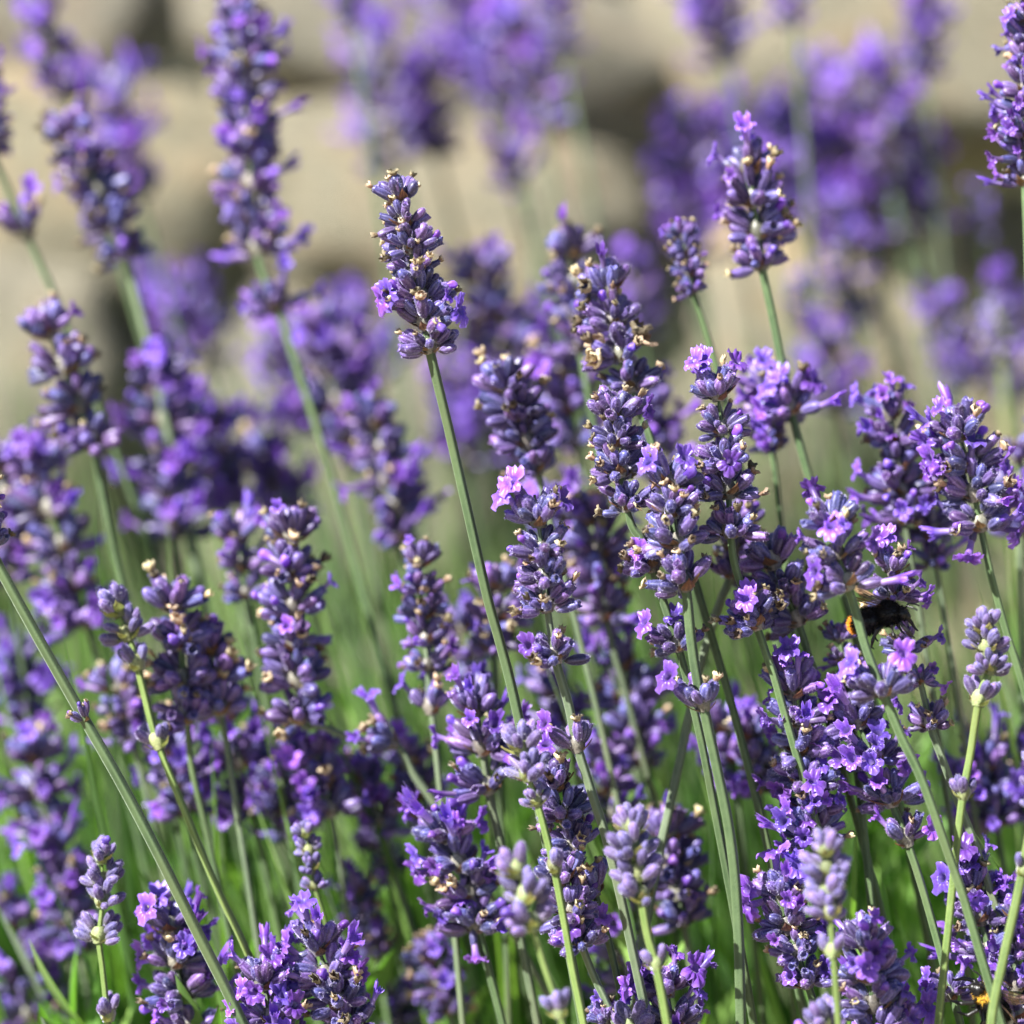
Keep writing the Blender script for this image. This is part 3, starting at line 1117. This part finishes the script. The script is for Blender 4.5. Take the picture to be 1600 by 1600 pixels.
L_('tiny thin bud spike among green blades, left of centre', (474, 1284), (492, 1386), 52, .026, 'bud', stem=[(508, 1440), (524, 1520), (540, 1600)], sw=8)
L_('young bud spike on a pale stem, lower left', (160, 1305), (155, 1466), 84, .014, 'bud', stem=[(160, 1510), (168, 1586), (172, 1640)],
   whorls=[(160, 1342, 66), (160, 1376, 70), (160, 1410, 76), (157, 1464, 80)], low=[(168, 1588, 62)], sw=10)
L_('blooming spike crossed by the long dark stem, lower left', (262, 1412), (296, 1610), 126, .024, 'bloom', stem=[(304, 1680)], fl=[(250, 1420, 8), (300, 1450, 8), (245, 1500, 8), (300, 1510, 10)], detail=True)
L_('long dark green stem slanting across the left side, its flower head beyond the frame', (-62, 720), (-18, 852), 104, .0, 'mature',
   stem=[(20, 925), (74, 1022), (131, 1122), (186, 1218), (240, 1320), (300, 1440), (384, 1610)], low=[(131, 1126, 46)], sw=18, lean=0, mat=M_STEM)
L_('pale young bud tuft with a thin curving stem, left side', (168, 915), (206, 1010), 92, .022, 'bud', stem=[(222, 1070), (246, 1160), (290, 1270), (340, 1390), (392, 1500)],
   whorls=[(176, 958, 84), (192, 996, 84)], low=[(212, 1040, 66), (247, 1162, 66)], sw=12)

L_('pale green stem slanting the other way behind the stem with the yellow-green collar', (1166, 790), (1142, 900), 96, .030, 'mature', stem=[(1124, 945), (1092, 1050), (1062, 1190), (1030, 1335), (1010, 1440)],
   sw=16, mat=M_STEMG)

# ------------------------------------------------------------------ softly blurred stalks just behind
L_('blue-grey mature spike right of the pale bud tuft, left side', (266, 905), (292, 1122), 150, .040, 'mature', stem=[(300, 1200), (330, 1330)])
L_('mature dark cluster under the big lilac flowers, left of centre', (322, 985), (345, 1110), 130, .045, 'mature', stem=[(360, 1200)])
L_('large blurred spike with lilac crown and brown-flecked body on a bent pale stem', (452, 800), (470, 1122), 150, .045, 'mixed', stem=[(500, 1134), (560, 1156), (618, 1163), (650, 1215), (700, 1290)],
   low=[(612, 1160, 84)], sw=12)
L_('slim blurred spike with loose whorls left of the tall stem', (655, 852), (668, 1042), 92, .040, 'mixed', stem=[(674, 1110), (684, 1200)], low=[(672, 1108, 80)])
L_('blooming blurred spike at the foot of the tall stem', (734, 1068), (762, 1232), 128, .026, 'bloom', stem=[(780, 1310)])
L_('blurred lilac spike partly hidden by the tall green stem', (778, 885), (772, 1012), 104, .055, 'mixed', stem=[(776, 1100)])
L_('mature spike with white withered flowers behind the packed trio', (940, 420), (985, 606), 118, .024, 'mature', stem=[(1006, 660), (1030, 730)], detail=True,
   fl=[(926, 548, 8, .5, 1.15), (938, 540, 10, .5, 1.15), (930, 560, 10, .5, 1.15), (1006, 528, 8, .5, 1.15), (1000, 520, 10, .5, 1.15), (910, 448, 10, .5, 1.15)])
L_('blurred lilac spike behind the one with white withered flowers', (888, 362), (906, 545), 108, .085, 'mixed', stem=[(920, 620)])
L_('blurred grey-lilac spike left of the packed trio', (782, 575), (838, 735), 118, .042, 'mature', stem=[(856, 800)])
L_('hazy purple spike filling the gap left of the packed trio', (868, 550), (902, 690), 124, .11, 'bloom', stem=[(920, 780)])
L_('blurred purple spike behind the spike crowned with two flower ears', (922, 775), (946, 962), 128, .065, 'mixed', stem=[(962, 1030), (985, 1110)])
L_('blurred lilac blooms behind the stem below the two-eared spike', (962, 1005), (1004, 1190), 134, .075, 'bloom', stem=[(1020, 1270)])
L_('dense purple and black spike standing high at right, softly blurred', (1165, 232), (1190, 414), 120, .040, 'mixed', stem=[(1206, 490), (1222, 570), (1236, 640), (1262, 740), (1290, 830)],
   low=[(1236, 640, 118)], sw=14, fl=[(1192, 640, 8), (1205, 606, 6), (1262, 600, 6), (1276, 596, 8), (1180, 665, 8), (1215, 585, 4)])
L_('blurred bright lilac blooms peeping out right of the packed trio', (1196, 575), (1206, 700), 96, .05, 'bloom', stem=[(1216, 780)])
L_('small short spike with one purple flower left of the dense purple-black one', (1062, 350), (1083, 456), 66, .046, 'mixed', stem=[(1102, 515), (1122, 585), (1145, 680)], sw=13)
L_('purple spike cut off by the right edge at the top', (1606, -30), (1602, 285), 96, .026, 'bloom', stem=[(1606, 400)])
L_('dark violet spike behind the left-leaning mature spike, left of the bumblebee', (1196, 846), (1246, 970), 116, .018, 'mature', stem=[(1262, 1020), (1290, 1110)])
L_('blurred lilac spike with a round flower on top, right side', (1385, 620), (1412, 812), 104, .040, 'bloom', stem=[(1424, 880)])
L_('sharp blooming spike with ragged outline near the right edge', (1492, 646), (1532, 822), 132, .016, 'bloom', stem=[(1548, 895), (1572, 985), (1604, 1090)],
   fl=[(1450, 690, 8), (1455, 720, 8), (1568, 720, 8), (1575, 755, 6), (1515, 860, 8), (1585, 830, 4)], sw=13)
L_('blurred pale spike cut off by the right edge, beside the ragged one', (1588, 690), (1592, 830), 92, .075, 'mixed', stem=[(1594, 900)])
L_('small dark bud column just left of the black bumblebee, below its tail', (1308, 975), (1324, 1062), 60, .020, 'mature', stem=[(1332, 1130)])
L_('blurred purple cluster by the right edge, below the young bud spike', (1532, 1165), (1556, 1288), 112, .060, 'bloom', stem=[(1570, 1370)])
L_('dark purple blurred cluster behind the stem with the yellow-green collar', (1124, 1105), (1150, 1230), 96, .060, 'bloom', stem=[(1160, 1310)])
L_('dark blurred withered cluster behind the thick pale stem', (1040, 1275), (1068, 1440), 118, .045, 'mixed', stem=[(1080, 1520)])
L_('deep purple blurred cluster left of centre, under the brown-flecked spike', (340, 1075), (392, 1262), 150, .08, 'bloom', stem=[(412, 1350)])
L_('blurred purple spike at the left edge, halfway down the lower half', (44, 1148), (76, 1294), 112, .095, 'bloom', stem=[(92, 1400)])
L_('blurred lilac blooms behind the young bud spike, lower left', (84, 1296), (124, 1484), 108, .09, 'bloom', stem=[(138, 1560)])
L_('blurred purple spike in the lower left corner', (14, 1405), (44, 1590), 122, .10, 'bloom', stem=[(52, 1660)])
L_('soft purple blooms between the bent pale stem and the green blades', (484, 1160), (516, 1268), 118, .060, 'bloom', stem=[(530, 1350)])
L_('blurred lilac spike right below the end of the bent pale stem', (632, 1160), (664, 1290), 108, .075, 'mixed', stem=[(680, 1370)])
L_('faint lilac spike among green blades below the bent pale stem', (548, 1370), (588, 1490), 84, .085, 'mixed', stem=[(604, 1580)])
L_('dark blurred flower low among green blades, left of the blooming spike', (586, 1290), (606, 1360), 88, .10, 'mature', stem=[(620, 1440)])
L_('blurred purple blob near the bottom edge, left of the lilac spike', (612, 1542), (628, 1640), 84, .10, 'bloom', stem=[(634, 1690)])
L_('blurred purple blooms behind the bright green stem, bottom centre', (948, 1425), (978, 1540), 92, .060, 'bloom', stem=[(990, 1620)])
L_('blurred flower cluster behind the pale bud tuft, below it', (176, 1050), (206, 1150), 100, .070, 'mixed', stem=[(226, 1230)])

# ------------------------------------------------------------------ strongly blurred stalks further back, left side
L_('large blurred grey-violet spike at the left edge, mid height', (58, 478), (144, 695), 150, .075, 'mature', stem=[(160, 770), (180, 870), (205, 970)], sw=13)
L_('large blurred purple spike right of the grey-violet one at left', (244, 566), (276, 832), 152, .13, 'bloom', stem=[(288, 930), (300, 1010)], sw=13)
L_('blurred crowd of lilac flowers at the left edge below the grey-violet spike', (48, 700), (134, 972), 160, .10, 'bloom', stem=[(158, 1060), (180, 1150)])
L_('blurred spike half out of frame at the left edge', (2, 700), (16, 900), 110, .11, 'mixed', stem=[(30, 1000)])
L_('blurred lilac blooms at the left edge beneath the long dark stem', (22, 1000), (44, 1130), 116, .12, 'bloom', stem=[(60, 1220)])
L_('tall blurred purple column rising out of the top edge at left', (372, -40), (402, 390), 124, .115, 'bloom', stem=[(430, 470), (470, 590), (510, 720)], low=[(432, 478, 104)], sw=13)
L_('blurred dark spike with lilac crown upper left', (104, 180), (194, 398), 122, .125, 'mixed', stem=[(212, 460), (236, 550), (258, 650)], sw=15)
L_('hazy violet spike behind the lilac-crowned one, upper left', (165, 118), (216, 300), 103, .28, 'hazy')
L_('hazy dark spike in the upper left corner', (50, -20), (104, 150), 86, .22, 'hazy')
L_('blurred stem with a dark flower tuft at the upper left edge', (-22, 100), (-12, 236), 70, .115, 'bloom', stem=[(10, 290), (40, 362), (66, 420), (96, 490)], low=[(40, 364, 84)], sw=11)
L_('blurred vivid purple spike left of the tall stem', (490, 480), (540, 690), 134, .16, 'bloom', stem=[(560, 780)])
L_('blurred purple and dark spike just left of the tall stem, lower', (582, 630), (622, 842), 112, .11, 'bloom', stem=[(640, 930)])
L_('blurred purple blob above the large lilac-crowned spike', (412, 690), (440, 800), 104, .18, 'bloom')
L_('hazy purple spike left of the vivid purple one', (432, 540), (466, 668), 89, .24, 'hazy')
L_('hazy pink-purple spike left of the tall blurred column, mid height', (232, 430), (320, 540), 82, .33, 'hazy')
L_('blurred purple spike behind the bud tuft, right of the large purple spike', (362, 810), (384, 930), 92, .07, 'bloom', stem=[(400, 1010)])
# upper middle
L_('hazy dark spike hanging in from the top edge, left of centre', (540, -50), (552, 44), 67, .24, 'hazy')
L_('hazy pale purple spike upper middle left', (586, 56), (622, 250), 120, .36, 'hazy')
L_('hazy lilac spike with bright flowers at the top edge, centre', (702, -30), (752, 130), 129, .38, 'hazy')
L_('hazy lilac spike ending in a purple tuft, top centre', (806, 20), (846, 190), 103, .32, 'hazy', stem=[(860, 260), (868, 330)])
L_('hazy dark purple spike at the top edge, right of centre', (856, -60), (880, 80), 77, .30, 'hazy')
L_('small hazy lilac tuft on a pale blurred stem, upper centre', (790, 235), (812, 282), 82, .28, 'hazy', stem=[(832, 340), (840, 460), (850, 600)], sw=14)
L_('blurred dark and lilac spike right of the lone sharp spike', (748, 400), (792, 545), 122, .17, 'mixed', stem=[(806, 620)])
L_('hazy purple haze of flowers right of the tall stem top', (752, 545), (776, 660), 94, .28, 'hazy')
L_('hazy purple blob behind the white withered spike', (986, 410), (1000, 520), 86, .28, 'hazy')
# upper right
L_('hazy dark-edged purple spike at the top edge, right half', (1096, -50), (1130, 92), 103, .32, 'hazy')
L_('hazy purple tuft at the top edge, far right half', (1236, -60), (1242, 36), 77, .26, 'hazy')
L_('hazy lilac spike left of the dense purple-black spike', (1070, 185), (1090, 400), 106, .34, 'hazy')
L_('hazy tall lilac spike behind the dense purple-black spike, right of it', (1236, 150), (1284, 380), 99, .36, 'hazy')
L_('hazy vivid purple spike upper right', (1376, 100), (1392, 250), 111, .34, 'hazy', stem=[(1400, 330), (1420, 420)])
L_('hazy purple spike at the top edge, upper right', (1440, -30), (1446, 110), 79, .30, 'hazy')
L_('hazy purple spike below the vivid one, upper right', (1420, 250), (1436, 360), 103, .36, 'hazy', stem=[(1450, 450), (1486, 620)], sw=14)
L_('hazy purple spike under the vivid one, left of its lower neighbour', (1318, 215), (1342, 330), 89, .36, 'hazy')
L_('hazy pale lilac bud spike near the right edge', (1522, 290), (1536, 375), 56, .32, 'bud', stem=[(1542, 480), (1545, 620)], sw=14)
L_('hazy dark violet spike at the right edge, mid height', (1566, 440), (1592, 620), 77, .30, 'hazy')
L_('hazy pale stem with faint lilac buds right of the dense spike stem', (1256, 440), (1266, 510), 72, .34, 'bud', sw=14)
L_('hazy lilac tuft in the green haze, right side', (1330, 440), (1340, 520), 72, .36, 'bud', sw=14)
L_('hazy lilac buds near the right edge above the ragged spike', (1560, 470), (1566, 560), 68, .24, 'bud', sw=14)

# ------------------------------------------------------------------ more soft heads in the gaps of the crowd
for (lab, tp, bs, ww, dd, sty) in (
    ('soft purple spike in the gap right of the large purple spike at left', (332, 640), (352, 790), 110, .16, 'bloom'),
    ('hazy violet spike touching the right side of the tall stem, high up', (706, 590), (726, 720), 96, .26, 'hazy'),
    ('hazy violet spike just under the dark and lilac one right of the lone spike', (820, 500), (846, 610), 100, .20, 'hazy'),
    ('soft purple spike seen through the packed trio', (1020, 610), (1046, 760), 110, .10, 'bloom'),
    ('soft purple spike right behind the two-eared spike, upper part', (872, 770), (898, 900), 104, .095, 'bloom'),
    ('soft lilac spike left of the tall stem, beside its middle', (716, 950), (738, 1070), 92, .085, 'bloom'),
    ('soft purple spike below the blue-grey mature spike, left side', (256, 1150), (288, 1268), 108, .07, 'bloom'),
    ('soft purple spike under the deep purple cluster, left of centre', (428, 1200), (452, 1304), 98, .075, 'bloom'),
    ('soft violet spike under the bent pale stem, its middle', (566, 1190), (592, 1282), 92, .08, 'bloom'),
    ('soft lilac spike between the tall stem foot and the two-eared spike stem', (862, 1050), (890, 1165), 100, .08, 'bloom'),
    ('soft lilac spike right of the frosty young spike', (928, 1165), (958, 1275), 100, .06, 'bloom'),
    ('soft dark purple spike left of the deep violet cluster', (1166, 1120), (1186, 1236), 92, .05, 'bloom'),
    ('soft lilac spike at the right edge, below the young bud spike', (1588, 1150), (1602, 1270), 90, .075, 'bloom'),
    ('soft lilac blooms between the round-topped spike and the ragged one', (1442, 760), (1462, 880), 98, .05, 'bloom'),
    ('hazy violet spike left of the dense purple-black spike, its upper neighbour', (1128, 175), (1148, 330), 112, .36, 'hazy'),
    ('hazy violet spike touching the right side of the dense purple-black spike', (1206, 205), (1242, 345), 108, .34, 'hazy'),
    ('hazy violet spike under the tall lilac one, right half', (1298, 320), (1328, 440), 104, .33, 'hazy'),
    ('hazy pale violet spike left of the vivid one, upper right', (1302, 110), (1330, 230), 100, .38, 'hazy'),
    ('hazy violet spike above the short spike with one purple flower', (1046, 265), (1072, 390), 100, .36, 'hazy'),
    ('hazy violet spike between two hazy spikes at the top, centre', (652, 110), (682, 240), 106, .38, 'hazy'),
    ('hazy bright violet spike at top centre, left of the purple tuft', (752, 60), (790, 180), 116, .36, 'hazy'),
    ('hazy pale spike in the green haze right of the dense spike stem', (1288, 520), (1312, 640), 92, .25, 'hazy'),
    ('hazy pale spike above the ragged spike near the right edge', (1478, 470), (1500, 600), 90, .30, 'hazy'),
    ('hazy violet spike left of the tall blurred column at the top', (286, 440), (318, 560), 92, .30, 'hazy'),
    ('hazy violet spike behind the vivid purple one, right of it', (556, 470), (588, 600), 104, .26, 'hazy'),
):
    L_(lab, tp, bs, ww, dd, sty)


# ------------------------------------------------------------------ bumblebees
def bee_mats():
    def simple(name, c, rough, spec=.4):
        m, nt = mat_new(name)
        out = nd(nt, 'ShaderNodeOutputMaterial')
        b = nd(nt, 'ShaderNodeBsdfPrincipled')
        tc = nd(nt, 'ShaderNodeTexCoord')
        nz = nd(nt, 'ShaderNodeTexNoise')
        nz.inputs['Scale'].default_value = 900
        nt.links.new(tc.outputs['Object'], nz.inputs['Vector'])
        rp = ramp(nt, [(.3, tuple(x * .7 for x in c)), (.7, tuple(x * 1.3 for x in c))])
        nt.links.new(nz.outputs[0], rp.inputs[0])
        nt.links.new(rp.outputs[0], b.inputs['Base Color'])
        b.inputs['Roughness'].default_value = rough
        b.inputs['Specular IOR Level'].default_value = spec
        nt.links.new(b.outputs[0], out.inputs['Surface'])
        return m
    chitin = simple('bee_chitin', (.010, .009, .009), .35)
    fur = {'black': simple('bee_fur_black', (.011, .010, .010), .8, .15), 'orange': simple('bee_fur_orange', (.75, .30, .03), .8, .1),
           'yellow': simple('bee_fur_yellow', (.72, .42, .05), .8, .1), 'white': simple('bee_fur_white', (.60, .56, .46), .8, .1)}
    m, nt = mat_new('bee_wing')
    out = nd(nt, 'ShaderNodeOutputMaterial')
    b = nd(nt, 'ShaderNodeBsdfPrincipled')
    at = nd(nt, 'ShaderNodeAttribute', attribute_name='rib')
    rp = ramp(nt, [(.3, (.28, .17, .10)), (.7, (.05, .025, .015))])
    nt.links.new(at.outputs['Fac'], rp.inputs[0])
    nt.links.new(rp.outputs[0], b.inputs['Base Color'])
    b.inputs['Roughness'].default_value = .2
    tr = nd(nt, 'ShaderNodeBsdfTransparent')
    tr.inputs[0].default_value = (.85, .72, .58, 1)
    ms = nd(nt, 'ShaderNodeMixShader')
    nt.links.new(maprange(nt, at.outputs['Fac'], 0, 1, .38, .95), ms.inputs[0])
    nt.links.new(tr.outputs[0], ms.inputs[1])
    nt.links.new(b.outputs[0], ms.inputs[2])
    nt.links.new(ms.outputs[0], out.inputs['Surface'])
    return chitin, fur, m


CHITIN, FUR, M_WING = bee_mats()


def tube_pts(pts, rads, ns=8):
    v, f = [], []
    n = len(pts)
    for i, p in enumerate(pts):
        t = (pts[min(n - 1, i + 1)] - pts[max(0, i - 1)]).normalized()
        x = t.cross(Vector((.2, .3, 1))).normalized()
        y = t.cross(x)
        for j in range(ns):
            a = 6.2832 * j / ns
            v.append(tuple(p + x * (rads[i] * math.cos(a)) + y * (rads[i] * math.sin(a))))
    f = ring_faces(n, ns)
    f.append(tuple(range(ns - 1, -1, -1)))
    f.append(tuple((n - 1) * ns + j for j in range(ns)))
    return v, f


def bumblebee(label, centre, fwd, up, size, bands, seed, wing_raise):
    """body along +X, back up +Z, in millimetres scaled by size; bands: fur colour by x along the body"""
    rg = random.Random(seed)
    x = fwd.normalized()
    y = up.cross(x).normalized()
    z = x.cross(y)
    M = Matrix((x, y, z)).transposed().to_4x4()
    M.translation = centre
    M = M @ Matrix.Scale(size * .001, 4)
    root = empty('bumblebee', (0, 0, 0))
    root.matrix_world = M
    tag(root, label, 'bumblebee', 'bumblebees on the lavender')
    ell = [((-4.4, 0, -.3), (4.9, 3.6, 3.3)), ((1.9, 0, .3), (3.2, 3.3, 3.1)), ((5.3, 0, -.7), (1.7, 1.9, 1.9)), ((-8.6, 0, -.9), (1.3, 1.5, 1.2)), ((6.4, 0, -1.7), (.9, 1.0, 1.1))]
    vs_, fs_ = [], []

    def put(v, f):
        n = len(vs_)
        vs_.extend(v)
        fs_.extend(tuple(i + n for i in q) for q in f)
    for (c, r) in ell:
        ns, nr = 24, 14
        v = []
        for i in range(nr):
            th = math.pi * (i + .5) / nr
            for j in range(ns):
                a = 6.2832 * j / ns
                v.append((c[0] + r[0] * math.cos(th), c[1] + r[1] * math.sin(th) * math.cos(a), c[2] + r[2] * math.sin(th) * math.sin(a)))
        f = ring_faces(nr, ns)
        f.append(tuple(range(ns - 1, -1, -1)))
        f.append(tuple((nr - 1) * ns + j for j in range(ns)))
        put(v, f)
    for sgn in (-1, 1):
        for (x0, x1, x2, x3, sp) in ((3.6, 4.8, 6.0, 6.6, 1.0), (2.0, 2.4, 2.2, 2.8, 1.15), (.4, -1.8, -3.6, -4.6, 1.1)):
            pts = [Vector((x0, sgn * 1.4, -1.8)), Vector((x1, sgn * 3.6 * sp, -2.2)), Vector((x2, sgn * 4.2 * sp, -4.6)), Vector((x3, sgn * 3.6 * sp, -6.4)), Vector((x3 + .6, sgn * 3.4 * sp, -7.2))]
            put(*tube_pts(pts, [.6, .62, .55, .34, .22]))
        put(*tube_pts([Vector((6.3, sgn * .7, .3)), Vector((7.4, sgn * 1.3, 1.3)), Vector((8.9, sgn * 1.9, .5)), Vector((9.9, sgn * 2.2, -.4))], [.3, .26, .28, .24]))
    put(*tube_pts([Vector((6.6, 0, -2.2)), Vector((7.2, 0, -3.8)), Vector((7.0, 0, -5.2))], [.34, .26, .16]))
    me = bpy.data.meshes.new('bee_body_parts')
    me.from_pydata(vs_, [], fs_)
    tmp = bpy.data.objects.new('bee_tmp', me)
    col.objects.link(tmp)
    rm = tmp.modifiers.new('r', 'REMESH')
    rm.mode = 'VOXEL'
    rm.voxel_size = .17
    dg = bpy.context.evaluated_depsgraph_get()
    dg.update()
    body_me = bpy.data.meshes.new_from_object(tmp.evaluated_get(dg))
    bpy.data.objects.remove(tmp)
    body_me.materials.clear()
    body_me.materials.append(CHITIN)
    body_me.polygons.foreach_set('use_smooth', [True] * len(body_me.polygons))
    child('body', body_me, root, Matrix.Identity(4))
    names = ['black', 'orange', 'yellow', 'white']
    b = MB()
    for (c, r), dens, hl in zip(ell[:3], (5200, 4200, 900), (1.15, 1.25, .8)):
        for k in range(dens):
            zz = rg.uniform(-1, 1)
            a = rg.uniform(0, 6.2832)
            q = math.sqrt(1 - zz * zz)
            n = Vector((zz, q * math.cos(a), q * math.sin(a)))
            p = Vector((c[0] + n.x * r[0], c[1] + n.y * r[1], c[2] + n.z * r[2])) * .995
            d = (n + Vector((-.75, 0, 0)) + Vector((rg.uniform(-.35, .35), rg.uniform(-.35, .35), rg.uniform(-.35, .35)))).normalized()
            w_ = d.cross(Vector((rg.uniform(-1, 1), rg.uniform(-1, 1), rg.uniform(-1, 1)))).normalized() * .055
            e = p + d * hl * rg.uniform(.6, 1.15)
            cn = 'black'
            for (lo, hi, nm) in bands:
                if lo + rg.uniform(-.3, .3) <= p.x < hi + rg.uniform(-.3, .3):
                    cn = nm
            b.add(([tuple(p - w_), tuple(p + w_), tuple(e)], [(0, 1, 2)], [0, 0, 1], [0, 0, 0]), None, names.index(cn), rg.random())
    fo = child('fur', b.mesh('fur', [FUR[n] for n in names]), root, Matrix.Identity(4))
    fo['kind'] = 'stuff'
    # wings: veined membranes, fore wing longer
    for sgn in (-1, 1):
        for (ln, wd, x0, back) in ((11.5, 3.6, 2.2, 0), (7.5, 2.8, .9, .35)):
            nu, nv = 22, 9
            v, tl, rib = [], [], []
            for i in range(nu):
                t = i / (nu - 1)
                chord = wd * (math.sin(math.pi * min(1, .12 + t * .80)) ** .8) * (.35 + .75 * t) * (1 if t < .97 else .6)
                for j in range(nv):
                    s = j / (nv - 1)
                    v.append((-s * chord + .12 * math.sin(6 * s + 5 * t), ln * t, .25 * math.sin(9 * s + 4 * t) * t))
                    tl.append(t)
                    vein = 1.0 if (j in (0, 2, 5)) or (i in (9, 15) and 1 < j < 7) else 0.0
                    rib.append(vein * (1 if t < .8 or j == 0 else .2))
            f = []
            for i in range(nu - 1):
                for j in range(nv - 1):
                    f.append((i * nv + j, i * nv + j + 1, (i + 1) * nv + j + 1, (i + 1) * nv + j))
            wb = MB()
            wb.add((v, f, tl, rib))
            # swept back over the abdomen and raised
            m = Matrix.Translation((x0, sgn * 1.7, 2.6)) @ Matrix.Diagonal((1, sgn, 1, 1)) @ Matrix.Rotation(R(62 + 14 * back), 4, 'Z') @ Matrix.Rotation(R(wing_raise), 4, 'X') @ Matrix.Rotation(R(-8), 4, 'Y')
            child('wing', wb.mesh('wing', [M_WING]), root, m)
    return root


bumblebee('black bumblebee with orange tail clinging to a violet spike at right', P(1379, 963, -.006), (P(1414, 957, -.008) - P(1336, 978, -.004)), UPV + FWD * -.25, .92,
          [(-30, -7.8, 'orange')], 4, 38)
bumblebee('bumblebee with yellow collar and pale tail half hidden behind stems at the bottom right edge', P(1547, 1566, -.008), (P(1519, 1519, -.013) - P(1576, 1606, -.003)), UPV * .4 + RGT * .75 - FWD * .5, .98,
          [(3.4, 5.0, 'yellow'), (-30, -5.5, 'white')], 9, 20)
